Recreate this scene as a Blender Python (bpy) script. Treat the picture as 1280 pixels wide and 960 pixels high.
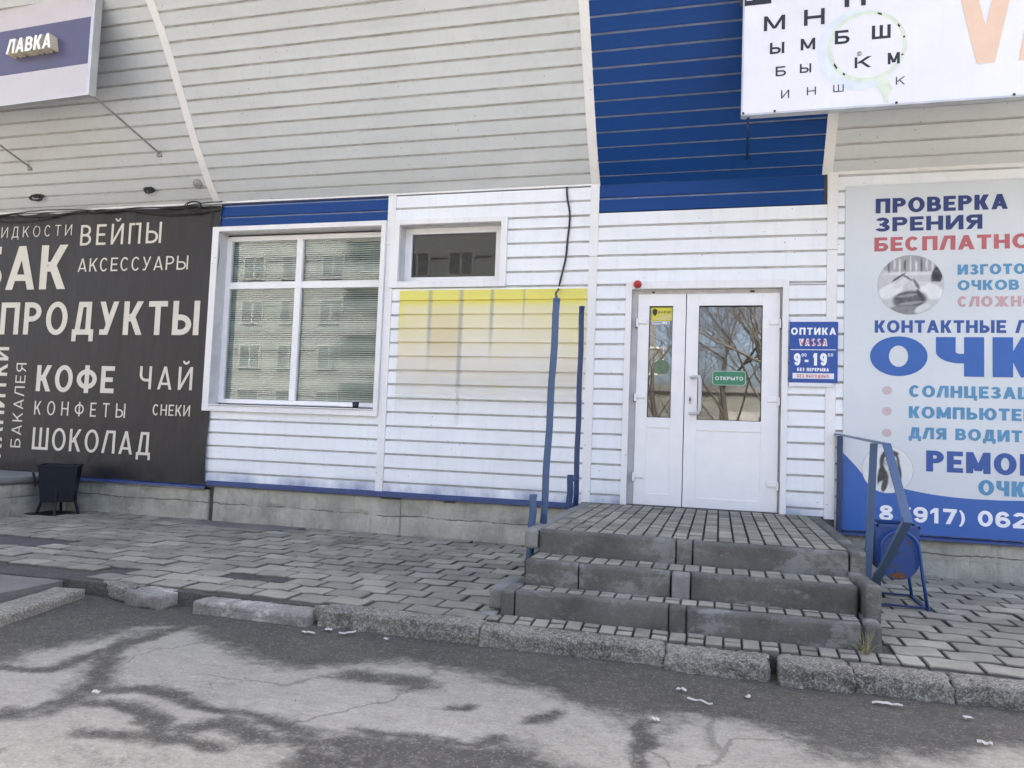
import bpy, bmesh, math, random
from math import sin, cos, pi, radians
from mathutils import Vector, Matrix, noise
import numpy as np

S = bpy.context.scene
for o in list(bpy.data.objects):
    bpy.data.objects.remove(o)
C = S.collection
R = random.Random(7)

# ------------------------------------------------------------------ camera, sky, sun, exposure
cam_d = bpy.data.cameras.new('camera')
cam = bpy.data.objects.new('camera', cam_d)
C.objects.link(cam)
CAMR = ((0.96462176, 0.2608941, 0.0379359), (0.02025618, 0.07012483, -0.99733254), (-0.26285842, 0.9628171, 0.06235922))
r0, r1, r2 = (Vector(v) for v in CAMR)
m3 = Matrix((r0, -r1, -r2)).transposed()
cam.matrix_world = Matrix.Translation((0, -7.493, 0.661)) @ m3.to_4x4()
cam_d.sensor_width = 36.0
cam_d.lens = 36.0 * 953.78 / 1280.0
cam_d.clip_start = 0.05
cam_d.clip_end = 500.0
S.camera = cam

SUN_EL, SUN_AZ = radians(42), radians(22)
W = bpy.data.worlds.new('World')
S.world = W
W.use_nodes = True
wn = W.node_tree
sky = wn.nodes.new('ShaderNodeTexSky')
sky.sky_type = 'NISHITA'
sky.sun_disc = False
sky.sun_elevation = SUN_EL
sky.sun_rotation = SUN_AZ
sky.air_density = 0.65
sky.dust_density = 8.0
sky.ozone_density = 0.3
bg = wn.nodes['Background']
bg.inputs['Strength'].default_value = 0.15
wn.links.new(sky.outputs[0], bg.inputs[0])
sl = bpy.data.lights.new('sun', 'SUN')
sl.energy = 2.0
sl.angle = radians(0.5)
sl.color = (1, 0.99, 0.965)
so = bpy.data.objects.new('sun', sl)
C.objects.link(so)
sd = Vector((sin(SUN_AZ) * cos(SUN_EL), cos(SUN_AZ) * cos(SUN_EL), sin(SUN_EL)))
so.rotation_euler = sd.to_track_quat('Z', 'Y').to_euler()
so.location = (8, 20, 20)
vs = S.view_settings
S.display_settings.display_device = 'sRGB'
vs.view_transform = 'Standard'
vs.look = 'None'
vs.gamma = 1.0
vs.exposure = 2.72
S.cycles.max_bounces = 8
S.cycles.transparent_max_bounces = 12
S.cycles.sample_clamp_indirect = 6

# ------------------------------------------------------------------ materials
def new_mat(name):
    m = bpy.data.materials.new(name)
    m.use_nodes = True
    nt = m.node_tree
    return m, nt, nt.nodes['Principled BSDF']

def N(nt, t, **kw):
    n = nt.nodes.new(t)
    for k, v in kw.items():
        if k.startswith('i_'):
            n.inputs[k[2:].replace('_', ' ')].default_value = v
        else:
            setattr(n, k, v)
    return n

def coords(nt, scale=(1, 1, 1)):
    g = N(nt, 'ShaderNodeNewGeometry')
    mp = N(nt, 'ShaderNodeMapping')
    mp.inputs['Scale'].default_value = scale
    nt.links.new(g.outputs['Position'], mp.inputs[0])
    return mp.outputs[0]

def noise_f(nt, scale, detail=4, rough=.55, stretch=(1, 1, 1), lo=.4, hi=.6):
    n = N(nt, 'ShaderNodeTexNoise')
    n.inputs['Scale'].default_value = scale
    n.inputs['Detail'].default_value = detail
    n.inputs['Roughness'].default_value = rough
    nt.links.new(coords(nt, stretch), n.inputs['Vector'])
    mr = N(nt, 'ShaderNodeMapRange')
    mr.inputs['From Min'].default_value = lo
    mr.inputs['From Max'].default_value = hi
    nt.links.new(n.outputs['Fac'], mr.inputs['Value'])
    return mr.outputs[0], n.outputs['Fac']

def mixc(nt, fac, a, b, blend='MIX', f=None):
    m = N(nt, 'ShaderNodeMix', data_type='RGBA', blend_type=blend)
    if f is not None:
        mul = N(nt, 'ShaderNodeMath', operation='MULTIPLY')
        nt.links.new(fac, mul.inputs[0])
        mul.inputs[1].default_value = f
        fac = mul.outputs[0]
    if isinstance(fac, (int, float)):
        m.inputs[0].default_value = fac
    else:
        nt.links.new(fac, m.inputs[0])
    for i, v in ((6, a), (7, b)):
        if isinstance(v, tuple):
            m.inputs[i].default_value = (*v, 1)
        else:
            nt.links.new(v, m.inputs[i])
    return m.outputs[2]

def bump(nt, bs, h, strength=.3, dist=.01):
    b = N(nt, 'ShaderNodeBump')
    b.inputs['Strength'].default_value = strength
    b.inputs['Distance'].default_value = dist
    nt.links.new(h, b.inputs['Height'])
    nt.links.new(b.outputs[0], bs.inputs['Normal'])
    return b

def plain(name, col, rough=.5, metal=0.0, vary=.12, scale=6, bumpy=0.0, bscale=120):
    m, nt, bs = new_mat(name)
    f, _ = noise_f(nt, scale, 5, .6, lo=.3, hi=.7)
    dark = tuple(c * (1 - vary) for c in col)
    lite = tuple(min(1, c * (1 + vary * .5)) for c in col)
    nt.links.new(mixc(nt, f, dark, lite), bs.inputs['Base Color'])
    bs.inputs['Roughness'].default_value = rough
    bs.inputs['Metallic'].default_value = metal
    if bumpy:
        _, h = noise_f(nt, bscale, 4)
        bump(nt, bs, h, bumpy, .004)
    return m

def siding_mat(name, col, dirt=(.30, .29, .27), rough=.42, amount=.5, chips=True, spray=False, spec=.5):
    m, nt, bs = new_mat(name)
    f1, _ = noise_f(nt, 1.3, 5, .6, lo=.35, hi=.75)
    streak, _ = noise_f(nt, 5.0, 5, .65, (3.5, 3.5, .35), lo=.5, hi=.8)
    grime, _ = noise_f(nt, 22, 6, .7, (1, 1, 2.2), lo=.56, hi=.8)
    c = mixc(nt, f1, col, tuple(v * .90 for v in col))
    c = mixc(nt, streak, c, dirt, f=.22 * amount)
    c = mixc(nt, grime, c, dirt, f=.30 * amount)
    if chips:
        v = N(nt, 'ShaderNodeTexVoronoi', feature='F1')
        v.inputs['Scale'].default_value = 11
        nt.links.new(coords(nt, (1, 1, 1.3)), v.inputs['Vector'])
        mr = N(nt, 'ShaderNodeMapRange')
        mr.inputs['From Min'].default_value = .05
        mr.inputs['From Max'].default_value = .085
        mr.inputs['To Min'].default_value = 1
        mr.inputs['To Max'].default_value = 0
        nt.links.new(v.outputs['Distance'], mr.inputs['Value'])
        g, _ = noise_f(nt, 2.1, 3, .5, lo=.47, hi=.56)
        mu = N(nt, 'ShaderNodeMath', operation='MULTIPLY')
        nt.links.new(mr.outputs[0], mu.inputs[0])
        nt.links.new(g, mu.inputs[1])
        c = mixc(nt, mu.outputs[0], c, (.10, .095, .09), f=.8)
    if spray:
        gg = N(nt, 'ShaderNodeNewGeometry'); sx = N(nt, 'ShaderNodeSeparateXYZ'); nt.links.new(gg.outputs['Position'], sx.inputs[0])
        zr_ = N(nt, 'ShaderNodeMapRange', interpolation_type='SMOOTHSTEP'); zr_.inputs['From Min'].default_value = .16; zr_.inputs['From Max'].default_value = -.02
        nt.links.new(sx.outputs[2], zr_.inputs['Value'])
        sn, _ = noise_f(nt, 2.6, 5, .6, (1, 1, .6), lo=.34, hi=.62)
        sm_ = N(nt, 'ShaderNodeMath', operation='MULTIPLY'); nt.links.new(zr_.outputs[0], sm_.inputs[0]); nt.links.new(sn, sm_.inputs[1])
        c = mixc(nt, sm_.outputs[0], c, (.10, .15, .33), f=.75)
    nt.links.new(c, bs.inputs['Base Color'])
    bs.inputs['Specular IOR Level'].default_value = spec
    bs.inputs['Roughness'].default_value = rough
    if name == 'charcoal_vinyl':
        _, h = noise_f(nt, 1.4, 4, .55, (1.6, 1, .7))
        bump(nt, bs, h, .5, .06)
    else:
        _, h = noise_f(nt, 3.0, 3, .5, (1, 1, 3))
        bump(nt, bs, h, .12, .02)
    return m

def concrete_mat(name, col, contrast=.35, pebble=0.0, bstr=.5, scale=1.0, stain=(.10, .095, .085), stain_f=.4, attr=None, pale=None, crack=None):
    m, nt, bs = new_mat(name)
    f1, _ = noise_f(nt, 2.2 * scale, 6, .65, lo=.3, hi=.7)
    f2, h2 = noise_f(nt, 28 * scale, 6, .7, lo=.3, hi=.7)
    f3, _ = noise_f(nt, 1.1 * scale, 5, .6, (1, 1, .4), lo=.52, hi=.75)
    c = mixc(nt, f1, tuple(v * (1 - contrast) for v in col), tuple(v * (1 + contrast * .6) for v in col))
    c = mixc(nt, f2, c, tuple(v * .55 for v in col), f=.35)
    c = mixc(nt, f3, c, stain, f=stain_f)
    if crack is not None:
        gg = N(nt, 'ShaderNodeNewGeometry'); sx = N(nt, 'ShaderNodeSeparateXYZ'); nt.links.new(gg.outputs['Position'], sx.inputs[0])
        _, wn1 = noise_f(nt, 1.6, 6, .7, (1, 0, 0)); _, wn2 = noise_f(nt, 3.0, 6, .7, (1, 1, 1))
        q1 = N(nt, 'ShaderNodeMath', operation='MULTIPLY_ADD'); nt.links.new(wn1, q1.inputs[0]); q1.inputs[1].default_value = .11; q1.inputs[2].default_value = crack - .055
        q2 = N(nt, 'ShaderNodeMath', operation='SUBTRACT'); nt.links.new(sx.outputs[2], q2.inputs[0]); nt.links.new(q1.outputs[0], q2.inputs[1])
        q3 = N(nt, 'ShaderNodeMath', operation='ABSOLUTE'); nt.links.new(q2.outputs[0], q3.inputs[0])
        q4 = N(nt, 'ShaderNodeMapRange'); q4.inputs['From Min'].default_value = .0085; q4.inputs['From Max'].default_value = .003; nt.links.new(q3.outputs[0], q4.inputs['Value'])
        q5 = N(nt, 'ShaderNodeMapRange'); q5.inputs['From Min'].default_value = .36; q5.inputs['From Max'].default_value = .52; nt.links.new(wn2, q5.inputs['Value'])
        q6 = N(nt, 'ShaderNodeMath', operation='MULTIPLY'); nt.links.new(q4.outputs[0], q6.inputs[0]); nt.links.new(q5.outputs[0], q6.inputs[1])
        c = mixc(nt, q6.outputs[0], c, (.05, .047, .04), f=.85)
        # rain-wash streaks down the face
        st_, _ = noise_f(nt, 7, 5, .7, (1, 1, .12), lo=.5, hi=.7)
        c = mixc(nt, st_, c, (.17, .16, .135), f=.5)
    if pale:
        fp, _ = noise_f(nt, 3.6, 8, .74, (1, 1, 1.5), lo=.53, hi=.62)
        c = mixc(nt, fp, c, pale, f=.6)
    h = h2
    if pebble:
        v = N(nt, 'ShaderNodeTexVoronoi', feature='F1')
        v.inputs['Scale'].default_value = 120
        nt.links.new(coords(nt), v.inputs['Vector'])
        sep = N(nt, 'ShaderNodeSeparateColor')
        nt.links.new(v.outputs['Color'], sep.inputs[0])
        pm = N(nt, 'ShaderNodeMapRange')
        pm.inputs['From Min'].default_value = .35
        pm.inputs['From Max'].default_value = 1.0
        nt.links.new(sep.outputs[0], pm.inputs['Value'])
        c = mixc(nt, pm.outputs[0], c, (.46, .44, .40), f=pebble)
        dm = N(nt, 'ShaderNodeMapRange')
        dm.inputs['From Min'].default_value = .0
        dm.inputs['From Max'].default_value = .5
        dm.inputs['To Min'].default_value = 1
        dm.inputs['To Max'].default_value = 0
        nt.links.new(v.outputs['Distance'], dm.inputs['Value'])
        ad = N(nt, 'ShaderNodeMath', operation='ADD')
        nt.links.new(dm.outputs[0], ad.inputs[0])
        nt.links.new(h2, ad.inputs[1])
        h = ad.outputs[0]
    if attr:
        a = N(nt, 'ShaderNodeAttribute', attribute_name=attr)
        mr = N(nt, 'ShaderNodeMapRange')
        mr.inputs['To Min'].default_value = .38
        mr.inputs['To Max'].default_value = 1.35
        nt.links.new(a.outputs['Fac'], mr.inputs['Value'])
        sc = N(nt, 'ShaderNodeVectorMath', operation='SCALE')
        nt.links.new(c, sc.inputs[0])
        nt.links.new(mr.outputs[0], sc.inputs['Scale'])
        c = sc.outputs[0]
    nt.links.new(c, bs.inputs['Base Color'])
    bs.inputs['Roughness'].default_value = .88
    bs.inputs['Specular IOR Level'].default_value = .3
    bump(nt, bs, h, bstr, .006)
    return m

def road_mat():
    m, nt, bs = new_mat('asphalt')
    a = N(nt, 'ShaderNodeAttribute', attribute_name='damp')
    f1, _ = noise_f(nt, 1.7, 7, .68, lo=.3, hi=.7)
    f2, h2 = noise_f(nt, 60, 5, .75, lo=.3, hi=.7)
    f3, _ = noise_f(nt, 9, 6, .7, (1, 2.2, 1), lo=.35, hi=.7)
    f4, _ = noise_f(nt, 4.5, 8, .72, (1, 1.5, 1), lo=.36, hi=.64)
    f5, _ = noise_f(nt, 22, 6, .75, (1, 1.8, 1), lo=.40, hi=.62)
    f6, _ = noise_f(nt, 75, 3, .7, lo=.38, hi=.64)
    dry = mixc(nt, f1, (.295, .28, .228), (.39, .372, .308))
    dry = mixc(nt, f4, dry, (.20, .19, .158), f=.5)
    dry = mixc(nt, f5, dry, (.47, .455, .395), f=.35)
    dry = mixc(nt, f3, dry, (.18, .172, .158), f=.35)
    dry = mixc(nt, f6, dry, (.13, .125, .115), f=.35)
    wet = mixc(nt, f1, (.048, .046, .037), (.088, .083, .068))
    wet = mixc(nt, f4, wet, (.045, .043, .040), f=.6)
    wet = mixc(nt, f5, wet, (.13, .123, .10), f=.35)
    wet = mixc(nt, f6, wet, (.035, .034, .032), f=.35)
    # pale grains of aggregate and grit
    v = N(nt, 'ShaderNodeTexVoronoi', feature='F1')
    v.inputs['Scale'].default_value = 130
    nt.links.new(coords(nt), v.inputs['Vector'])
    sep = N(nt, 'ShaderNodeSeparateColor')
    nt.links.new(v.outputs['Color'], sep.inputs[0])
    gm = N(nt, 'ShaderNodeMapRange')
    gm.inputs['From Min'].default_value = .86
    gm.inputs['From Max'].default_value = .98
    nt.links.new(sep.outputs[0], gm.inputs['Value'])
    # damp edge broken up by fine noise
    e, er = noise_f(nt, 14, 6, .75, lo=.0, hi=1)
    ad = N(nt, 'ShaderNodeMath', operation='ADD')
    nt.links.new(a.outputs['Fac'], ad.inputs[0])
    mu = N(nt, 'ShaderNodeMath', operation='MULTIPLY_ADD')
    nt.links.new(er, mu.inputs[0])
    mu.inputs[1].default_value = 1.7
    mu.inputs[2].default_value = -.85
    nt.links.new(mu.outputs[0], ad.inputs[1])
    dm = N(nt, 'ShaderNodeMapRange', interpolation_type='SMOOTHSTEP')
    dm.inputs['From Min'].default_value = .0
    dm.inputs['From Max'].default_value = 1.0
    nt.links.new(ad.outputs[0], dm.inputs['Value'])
    c = mixc(nt, dm.outputs[0], dry, wet)
    c = mixc(nt, f2, c, (.05, .05, .05), f=.15)
    # wandering cracks
    nz = N(nt, 'ShaderNodeTexNoise'); nz.inputs['Scale'].default_value = 2.2; nz.inputs['Detail'].default_value = 6
    nt.links.new(coords(nt), nz.inputs['Vector'])
    va = N(nt, 'ShaderNodeVectorMath', operation='MULTIPLY_ADD'); nt.links.new(nz.outputs['Color'], va.inputs[0]); va.inputs[1].default_value = (.55, .55, 0); nt.links.new(coords(nt), va.inputs[2])
    cv = N(nt, 'ShaderNodeTexVoronoi', feature='DISTANCE_TO_EDGE'); cv.inputs['Scale'].default_value = .85
    nt.links.new(va.outputs[0], cv.inputs['Vector'])
    cr = N(nt, 'ShaderNodeMapRange'); cr.inputs['From Min'].default_value = .009; cr.inputs['From Max'].default_value = .003; nt.links.new(cv.outputs['Distance'], cr.inputs['Value'])
    cn, _ = noise_f(nt, 1.2, 4, .6, lo=.46, hi=.56)
    cm = N(nt, 'ShaderNodeMath', operation='MULTIPLY'); nt.links.new(cr.outputs[0], cm.inputs[0]); nt.links.new(cn, cm.inputs[1])
    c = mixc(nt, cm.outputs[0], c, (.06, .055, .046), f=.45)
    c = mixc(nt, gm.outputs[0], c, (.45, .44, .41), f=.2)
    nt.links.new(c, bs.inputs['Base Color'])
    bs.inputs['Roughness'].default_value = .85
    bs.inputs['Specular IOR Level'].default_value = .3
    bump(nt, bs, h2, .55, .006)
    return m

def glass_mat(name, refl=.3, tint=(.9, .93, .92)):
    m = bpy.data.materials.new(name)
    m.use_nodes = True
    nt = m.node_tree
    nt.nodes.remove(nt.nodes['Principled BSDF'])
    out = nt.nodes['Material Output']
    t = N(nt, 'ShaderNodeBsdfTransparent')
    t.inputs[0].default_value = (*tint, 1)
    g = N(nt, 'ShaderNodeBsdfGlossy')
    g.inputs['Roughness'].default_value = .012
    g.inputs['Color'].default_value = (.95, .97, .97, 1)
    _, h = noise_f(nt, 2.2, 2)
    b = N(nt, 'ShaderNodeBump')
    b.inputs['Strength'].default_value = .012
    b.inputs['Distance'].default_value = .02
    nt.links.new(h, b.inputs['Height'])
    nt.links.new(b.outputs[0], g.inputs['Normal'])
    lw = N(nt, 'ShaderNodeFresnel')
    lw.inputs['IOR'].default_value = 1.42
    ad = N(nt, 'ShaderNodeMath', operation='ADD', use_clamp=True)
    nt.links.new(lw.outputs[0], ad.inputs[0])
    ad.inputs[1].default_value = refl
    mx = N(nt, 'ShaderNodeMixShader')
    nt.links.new(ad.outputs[0], mx.inputs[0])
    nt.links.new(t.outputs[0], mx.inputs[1])
    nt.links.new(g.outputs[0], mx.inputs[2])
    nt.links.new(mx.outputs[0], out.inputs[0])
    return m

M = {}
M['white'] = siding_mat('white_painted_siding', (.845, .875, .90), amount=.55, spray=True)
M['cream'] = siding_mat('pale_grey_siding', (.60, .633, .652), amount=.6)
M['joint'] = plain('dirt_and_shade_joint', (.50, .50, .49), .8, vary=.3, scale=9)  # joint dirt, darkened further to paint in the shade of the groove
M['joint_blue'] = plain('pale_blue_joint', (.20, .26, .42), .6, vary=.3, scale=9)  # groove floor of the blue planks, paler than their faces
M['blue'] = siding_mat('blue_siding', (.006, .052, .22), dirt=(.06, .09, .17), amount=.25, chips=False, rough=.45, spec=.2)
M['trim'] = siding_mat('white_trim', (.82, .82, .82), amount=.7)
M['pvc'] = plain('white_pvc', (.83, .83, .84), .28, vary=.04)
M['pvcgrey'] = plain('grey_pvc_reveal', (.60, .60, .60), .45, vary=.15)
M['handle'] = plain('grey_white_handle', (.60, .61, .62), .3, vary=.1)
M['gap'] = plain('dark_gap', (.03, .03, .03), .8)
M['glass'] = glass_mat('window_glass', .03)
M['glass2'] = glass_mat('dark_window_glass', .01, (.40, .46, .52))
M['glassd'] = glass_mat('door_glass', .19)
M['room'] = plain('dim_room', (.12, .12, .115), .9)
M['blind'] = plain('blind_slats', (.82, .87, .83), .6, vary=.1)
M['found'] = concrete_mat('foundation_concrete', (.52, .505, .42), .5, .15, .9, crack=-.265, pale=(.50, .485, .43))
M['kerb'] = concrete_mat('eroded_kerb_concrete', (.20, .19, .155), .6, .6, 1.0)
M['kerbwhite'] = concrete_mat('whitewashed_kerb_concrete', (.25, .24, .215), .4, .35, .9, 1.3, pale=(.62, .61, .58))
M['step'] = concrete_mat('step_kerb_concrete', (.132, .132, .117), .45, .05, .4, 1.6, stain=(.075, .078, .08), stain_f=.75, pale=(.27, .275, .26))
M['steppale'] = concrete_mat('pale_step_concrete', (.25, .252, .235), .35, .1, .5, 1.5)
M['paver'] = concrete_mat('paver_concrete', (.32, .308, .250), .35, .1, .5, 1.3, stain=(.11, .107, .10), stain_f=.6, attr='tone')
M['bed'] = concrete_mat('joint_dirt', (.085, .08, .072), .4, .12, 1.0, 2)
M['patch'] = concrete_mat('cement_patch', (.19, .185, .172), .25, .06, .5, 1.2)
M['darkpatch'] = concrete_mat('damp_asphalt_patch', (.10, .098, .095), .25, .05, .6, 2)
M['road'] = road_mat()
M['flash'] = siding_mat('blue_flashing', (.022, .05, .17), dirt=(.20, .20, .22), amount=.8, chips=False, rough=.45)
M['bluepaint'] = siding_mat('blue_painted_steel', (.045, .092, .19), dirt=(.16, .18, .22), amount=.9, chips=True, rough=.4)
M['bluedark'] = siding_mat('dark_blue_painted_steel', (.018, .044, .13), dirt=(.10, .12, .16), amount=.6, chips=True, rough=.4)
M['binblack'] = siding_mat('black_steel_and_shade', (.008, .012, .018), dirt=(.05, .055, .06), amount=.6, chips=False, rough=.45, spec=.3)  # urn paint; also painted shade inside the bucket and under the urn
M['binblue'] = siding_mat('blue_bin_paint', (.012, .058, .23), dirt=(.05, .06, .09), amount=1.2, chips=True, rough=.38)
M['rust'] = plain('rust', (.20, .085, .03), .85, vary=.5, scale=40)
M['cable'] = plain('black_cable', (.02, .02, .022), .5)
M['banner'] = siding_mat('charcoal_vinyl', (.015, .0145, .019), dirt=(.065, .06, .056), amount=.6, chips=False, rough=.42, spec=.4)
M['let'] = plain('cream_print', (.66, .63, .54), .5, vary=.06)
M['board'] = siding_mat('white_board_print', (.64, .68, .71), dirt=(.45, .44, .42), amount=.3, chips=False, rough=.38)
M['boardblue'] = plain('board_blue', (.028, .115, .40), .38, vary=.06)
M['navy'] = plain('navy_print', (.020, .036, .155), .4, vary=.1)
M['navy2'] = plain('royal_print', (.026, .085, .31), .4, vary=.1)
M['pinkred'] = plain('faded_red_print', (.46, .115, .13), .45, vary=.1)
M['palepink'] = plain('faded_pink_print', (.52, .34, .36), .45, vary=.1)
M['skyprint'] = plain('steel_blue_print', (.085, .27, .46), .45, vary=.12)
M['bullet'] = plain('dusty_pink_print', (.56, .45, .47), .5)
M['wprint'] = plain('white_print', (.84, .86, .88), .4, vary=.03)
M['plate'] = plain('plate_blue', (.018, .075, .33), .3, vary=.04)
M['plateW'] = plain('plate_white', (.75, .76, .80), .35, vary=.04)
M['redprint'] = plain('red_print', (.55, .16, .14), .4)
M['ink'] = plain('black_print', (.018, .019, .022), .45)
M['grey1'] = plain('photo_dark_grey', (.05, .05, .052), .45, vary=.3, scale=25)
M['grey2'] = plain('photo_mid_grey', (.20, .205, .21), .45, vary=.4, scale=22)
M['grey3'] = plain('photo_light_grey', (.46, .50, .51), .45, vary=.25, scale=20)
M['grey4'] = plain('photo_pale_grey', (.70, .72, .72), .45, vary=.12, scale=20)
M['lens'] = plain('lens_pale_green', (.66, .73, .60), .3, vary=.12, scale=12)
M['lensblue'] = plain('lens_pale_blue', (.68, .74, .80), .3, vary=.1)
M['peach'] = plain('peach_print', (.76, .55, .41), .4, vary=.05)
M['signwhite'] = siding_mat('sign_face_white', (.78, .78, .82), dirt=(.45, .44, .44), amount=.35, chips=False, rough=.35)
M['signpink'] = siding_mat('stained_sign_face', (.56, .52, .54), dirt=(.45, .40, .36), amount=.6, chips=False, rough=.4)
M['violet'] = plain('violet_band', (.088, .086, .165), .4, vary=.06)
M['letside'] = plain('letter_side_cream', (.62, .56, .42), .5)
M['alu'] = plain('aluminium_edge', (.55, .56, .57), .4, .6)
M['rod'] = plain('dull_steel_rod', (.36, .36, .35), .55, .3, vary=.3, scale=30)
M['red'] = plain('red_plastic', (.50, .03, .025), .3, vary=.15, scale=40)
M['green'] = plain('green_sign', (.045, .22, .125), .3)
M['greenlite'] = plain('green_sign_print', (.55, .72, .60), .4)
M['greensticker'] = plain('faded_green_sticker', (.12, .19, .115), .5, vary=.35, scale=30)
M['yellow'] = plain('yellow_sticker', (.66, .60, .05), .4)
M['cup'] = plain('dark_cup', (.008, .012, .012), .35)
M['paper'] = plain('paper_scrap', (.44, .43, .40), .8, vary=.2, scale=30)
M['drygrass'] = plain('dry_grass', (.30, .28, .16), .8, vary=.3, scale=30)
M['silver'] = plain('lock_metal', (.45, .45, .45), .35, .9)
M['apt'] = concrete_mat('apartment_panel', (.215, .22, .212), .12, 0, .2, .4, stain=(.30, .27, .23), stain_f=.3)
M['aptframe'] = plain('apartment_window_frame', (.27, .265, .25), .6)
M['aptdark'] = plain('apartment_grey_panel', (.17, .165, .16), .8)
M['aptglass'] = plain('apartment_glass', (.10, .105, .105), .1)
M['bark'] = plain('bark', (.075, .065, .055), .9, vary=.4, scale=20)
M['roof'] = plain('roof_felt', (.08, .08, .08), .9)
M['shed'] = plain('grey_shed', (.09, .09, .085), .8)

def photo_mat():
    m, nt, bs = new_mat('printed_photo')
    a = N(nt, 'ShaderNodeAttribute', attribute_name='tone')
    cb = N(nt, 'ShaderNodeCombineColor')
    for k, f in enumerate((.97, 1.0, 1.01)):
        q = N(nt, 'ShaderNodeMath', operation='MULTIPLY'); nt.links.new(a.outputs['Fac'], q.inputs[0]); q.inputs[1].default_value = f
        nt.links.new(q.outputs[0], cb.inputs[k])
    nt.links.new(cb.outputs[0], bs.inputs['Base Color'])
    bs.inputs['Roughness'].default_value = .42
    return m
M['photo'] = photo_mat()

# yellow band and cream field of the sheet standing in for a smudged patch
def film_mat():
    m, nt, bs = new_mat('yellow_smudge_sheet')
    g = N(nt, 'ShaderNodeNewGeometry')
    sp = N(nt, 'ShaderNodeSeparateXYZ')
    nt.links.new(g.outputs['Position'], sp.inputs[0])
    def ramp(sock, a, b):
        r = N(nt, 'ShaderNodeMapRange', interpolation_type='SMOOTHSTEP')
        r.inputs['From Min'].default_value = a
        r.inputs['From Max'].default_value = b
        nt.links.new(sock, r.inputs['Value'])
        return r.outputs[0]
    X, Z = sp.outputs[0], sp.outputs[2]
    f, _ = noise_f(nt, 2.4, 4, .6, lo=.35, hi=.65)
    cream = mixc(nt, f, (.80, .775, .70), (.79, .73, .58))
    left = ramp(X, -2.2, -2.9)
    zt = ramp(Z, 1.25, 1.75)
    mu = N(nt, 'ShaderNodeMath', operation='MULTIPLY')
    nt.links.new(left, mu.inputs[0]); nt.links.new(zt, mu.inputs[1])
    cream = mixc(nt, mu.outputs[0], cream, (.76, .66, .40), f=.5)
    def both(a, b):
        q = N(nt, 'ShaderNodeMath', operation='MULTIPLY'); nt.links.new(a, q.inputs[0]); nt.links.new(b, q.inputs[1]); return q.outputs[0]
    cream = mixc(nt, both(both(ramp(X, -2.98, -2.93), ramp(X, -2.62, -2.67)), ramp(Z, 1.25, 1.6)), cream, (.66, .56, .38), f=.75)
    cream = mixc(nt, both(ramp(X, -1.62, -1.5), ramp(Z, 1.3, 1.8)), cream, (.78, .74, .33), f=.6)
    cream = mixc(nt, ramp(Z, 1.35, 1.98), cream, (.80, .735, .38), f=.7)
    c = mixc(nt, ramp(Z, 1.92, 2.0), cream, (.80, .73, .16))
    edge = ramp(X, -3.20, -3.30)
    ez = ramp(Z, 1.6, 1.9)
    m2 = N(nt, 'ShaderNodeMath', operation='MULTIPLY')
    nt.links.new(edge, m2.inputs[0]); nt.links.new(ez, m2.inputs[1])
    c = mixc(nt, m2.outputs[0], c, (.78, .72, .15), f=.7)
    # upright blurred dark lines of the smudged patch
    lines = None
    for x0, w, zb in ((-2.965, .034, 1.15), (-2.62, .036, .55), (-2.285, .030, 1.25), (-1.945, .018, 1.55)):
        d = N(nt, 'ShaderNodeMath', operation='SUBTRACT'); nt.links.new(X, d.inputs[0]); d.inputs[1].default_value = x0
        ab = N(nt, 'ShaderNodeMath', operation='ABSOLUTE'); nt.links.new(d.outputs[0], ab.inputs[0])
        l = ramp(ab.outputs[0], w, w * .2)
        zr = ramp(Z, zb, zb + .6)
        mm = N(nt, 'ShaderNodeMath', operation='MULTIPLY'); nt.links.new(l, mm.inputs[0]); nt.links.new(zr, mm.inputs[1])
        if lines is None: lines = mm.outputs[0]
        else:
            aa = N(nt, 'ShaderNodeMath', operation='MAXIMUM'); nt.links.new(lines, aa.inputs[0]); nt.links.new(mm.outputs[0], aa.inputs[1]); lines = aa.outputs[0]
    c = mixc(nt, lines, c, (.30, .31, .31), f=.62)
    nt.links.new(c, bs.inputs['Base Color'])
    bs.inputs['Roughness'].default_value = .45
    al = ramp(Z, .70, 1.5)
    mx = N(nt, 'ShaderNodeMath', operation='MAXIMUM'); nt.links.new(al, mx.inputs[0])
    ml = N(nt, 'ShaderNodeMath', operation='MULTIPLY'); nt.links.new(lines, ml.inputs[0]); ml.inputs[1].default_value = .6
    nt.links.new(ml.outputs[0], mx.inputs[1])
    m3_ = N(nt, 'ShaderNodeMath', operation='MULTIPLY'); nt.links.new(mx.outputs[0], m3_.inputs[0]); m3_.inputs[1].default_value = .92
    nt.links.new(m3_.outputs[0], bs.inputs['Alpha'])
    return m
M['film'] = film_mat()

# ------------------------------------------------------------------ object helpers
def link(name, me, mat=None, parent=None):
    o = bpy.data.objects.new(name, me)
    C.objects.link(o)
    if mat is not None and not me.materials:
        for mm in (mat if isinstance(mat, (list, tuple)) else [mat]):
            me.materials.append(M[mm] if isinstance(mm, str) else mm)
    if parent is not None:
        o.parent = parent
        o.matrix_parent_inverse = root_matrix(parent).inverted()
    return o

def root_matrix(o):
    m = Matrix.Translation(o.location) @ o.rotation_euler.to_matrix().to_4x4()
    if o.parent is not None:
        m = root_matrix(o.parent) @ o.matrix_parent_inverse @ m
    return m

def tag(o, label=None, cat=None, group=None, kind=None):
    for k, v in (('label', label), ('category', cat), ('group', group), ('kind', kind)):
        if v:
            o[k] = v
    return o

def thing(name, label, cat, loc, group=None):
    o = bpy.data.objects.new(name, None)
    C.objects.link(o)
    o.empty_display_size = .2
    o.location = loc
    return tag(o, label, cat, group)

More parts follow.
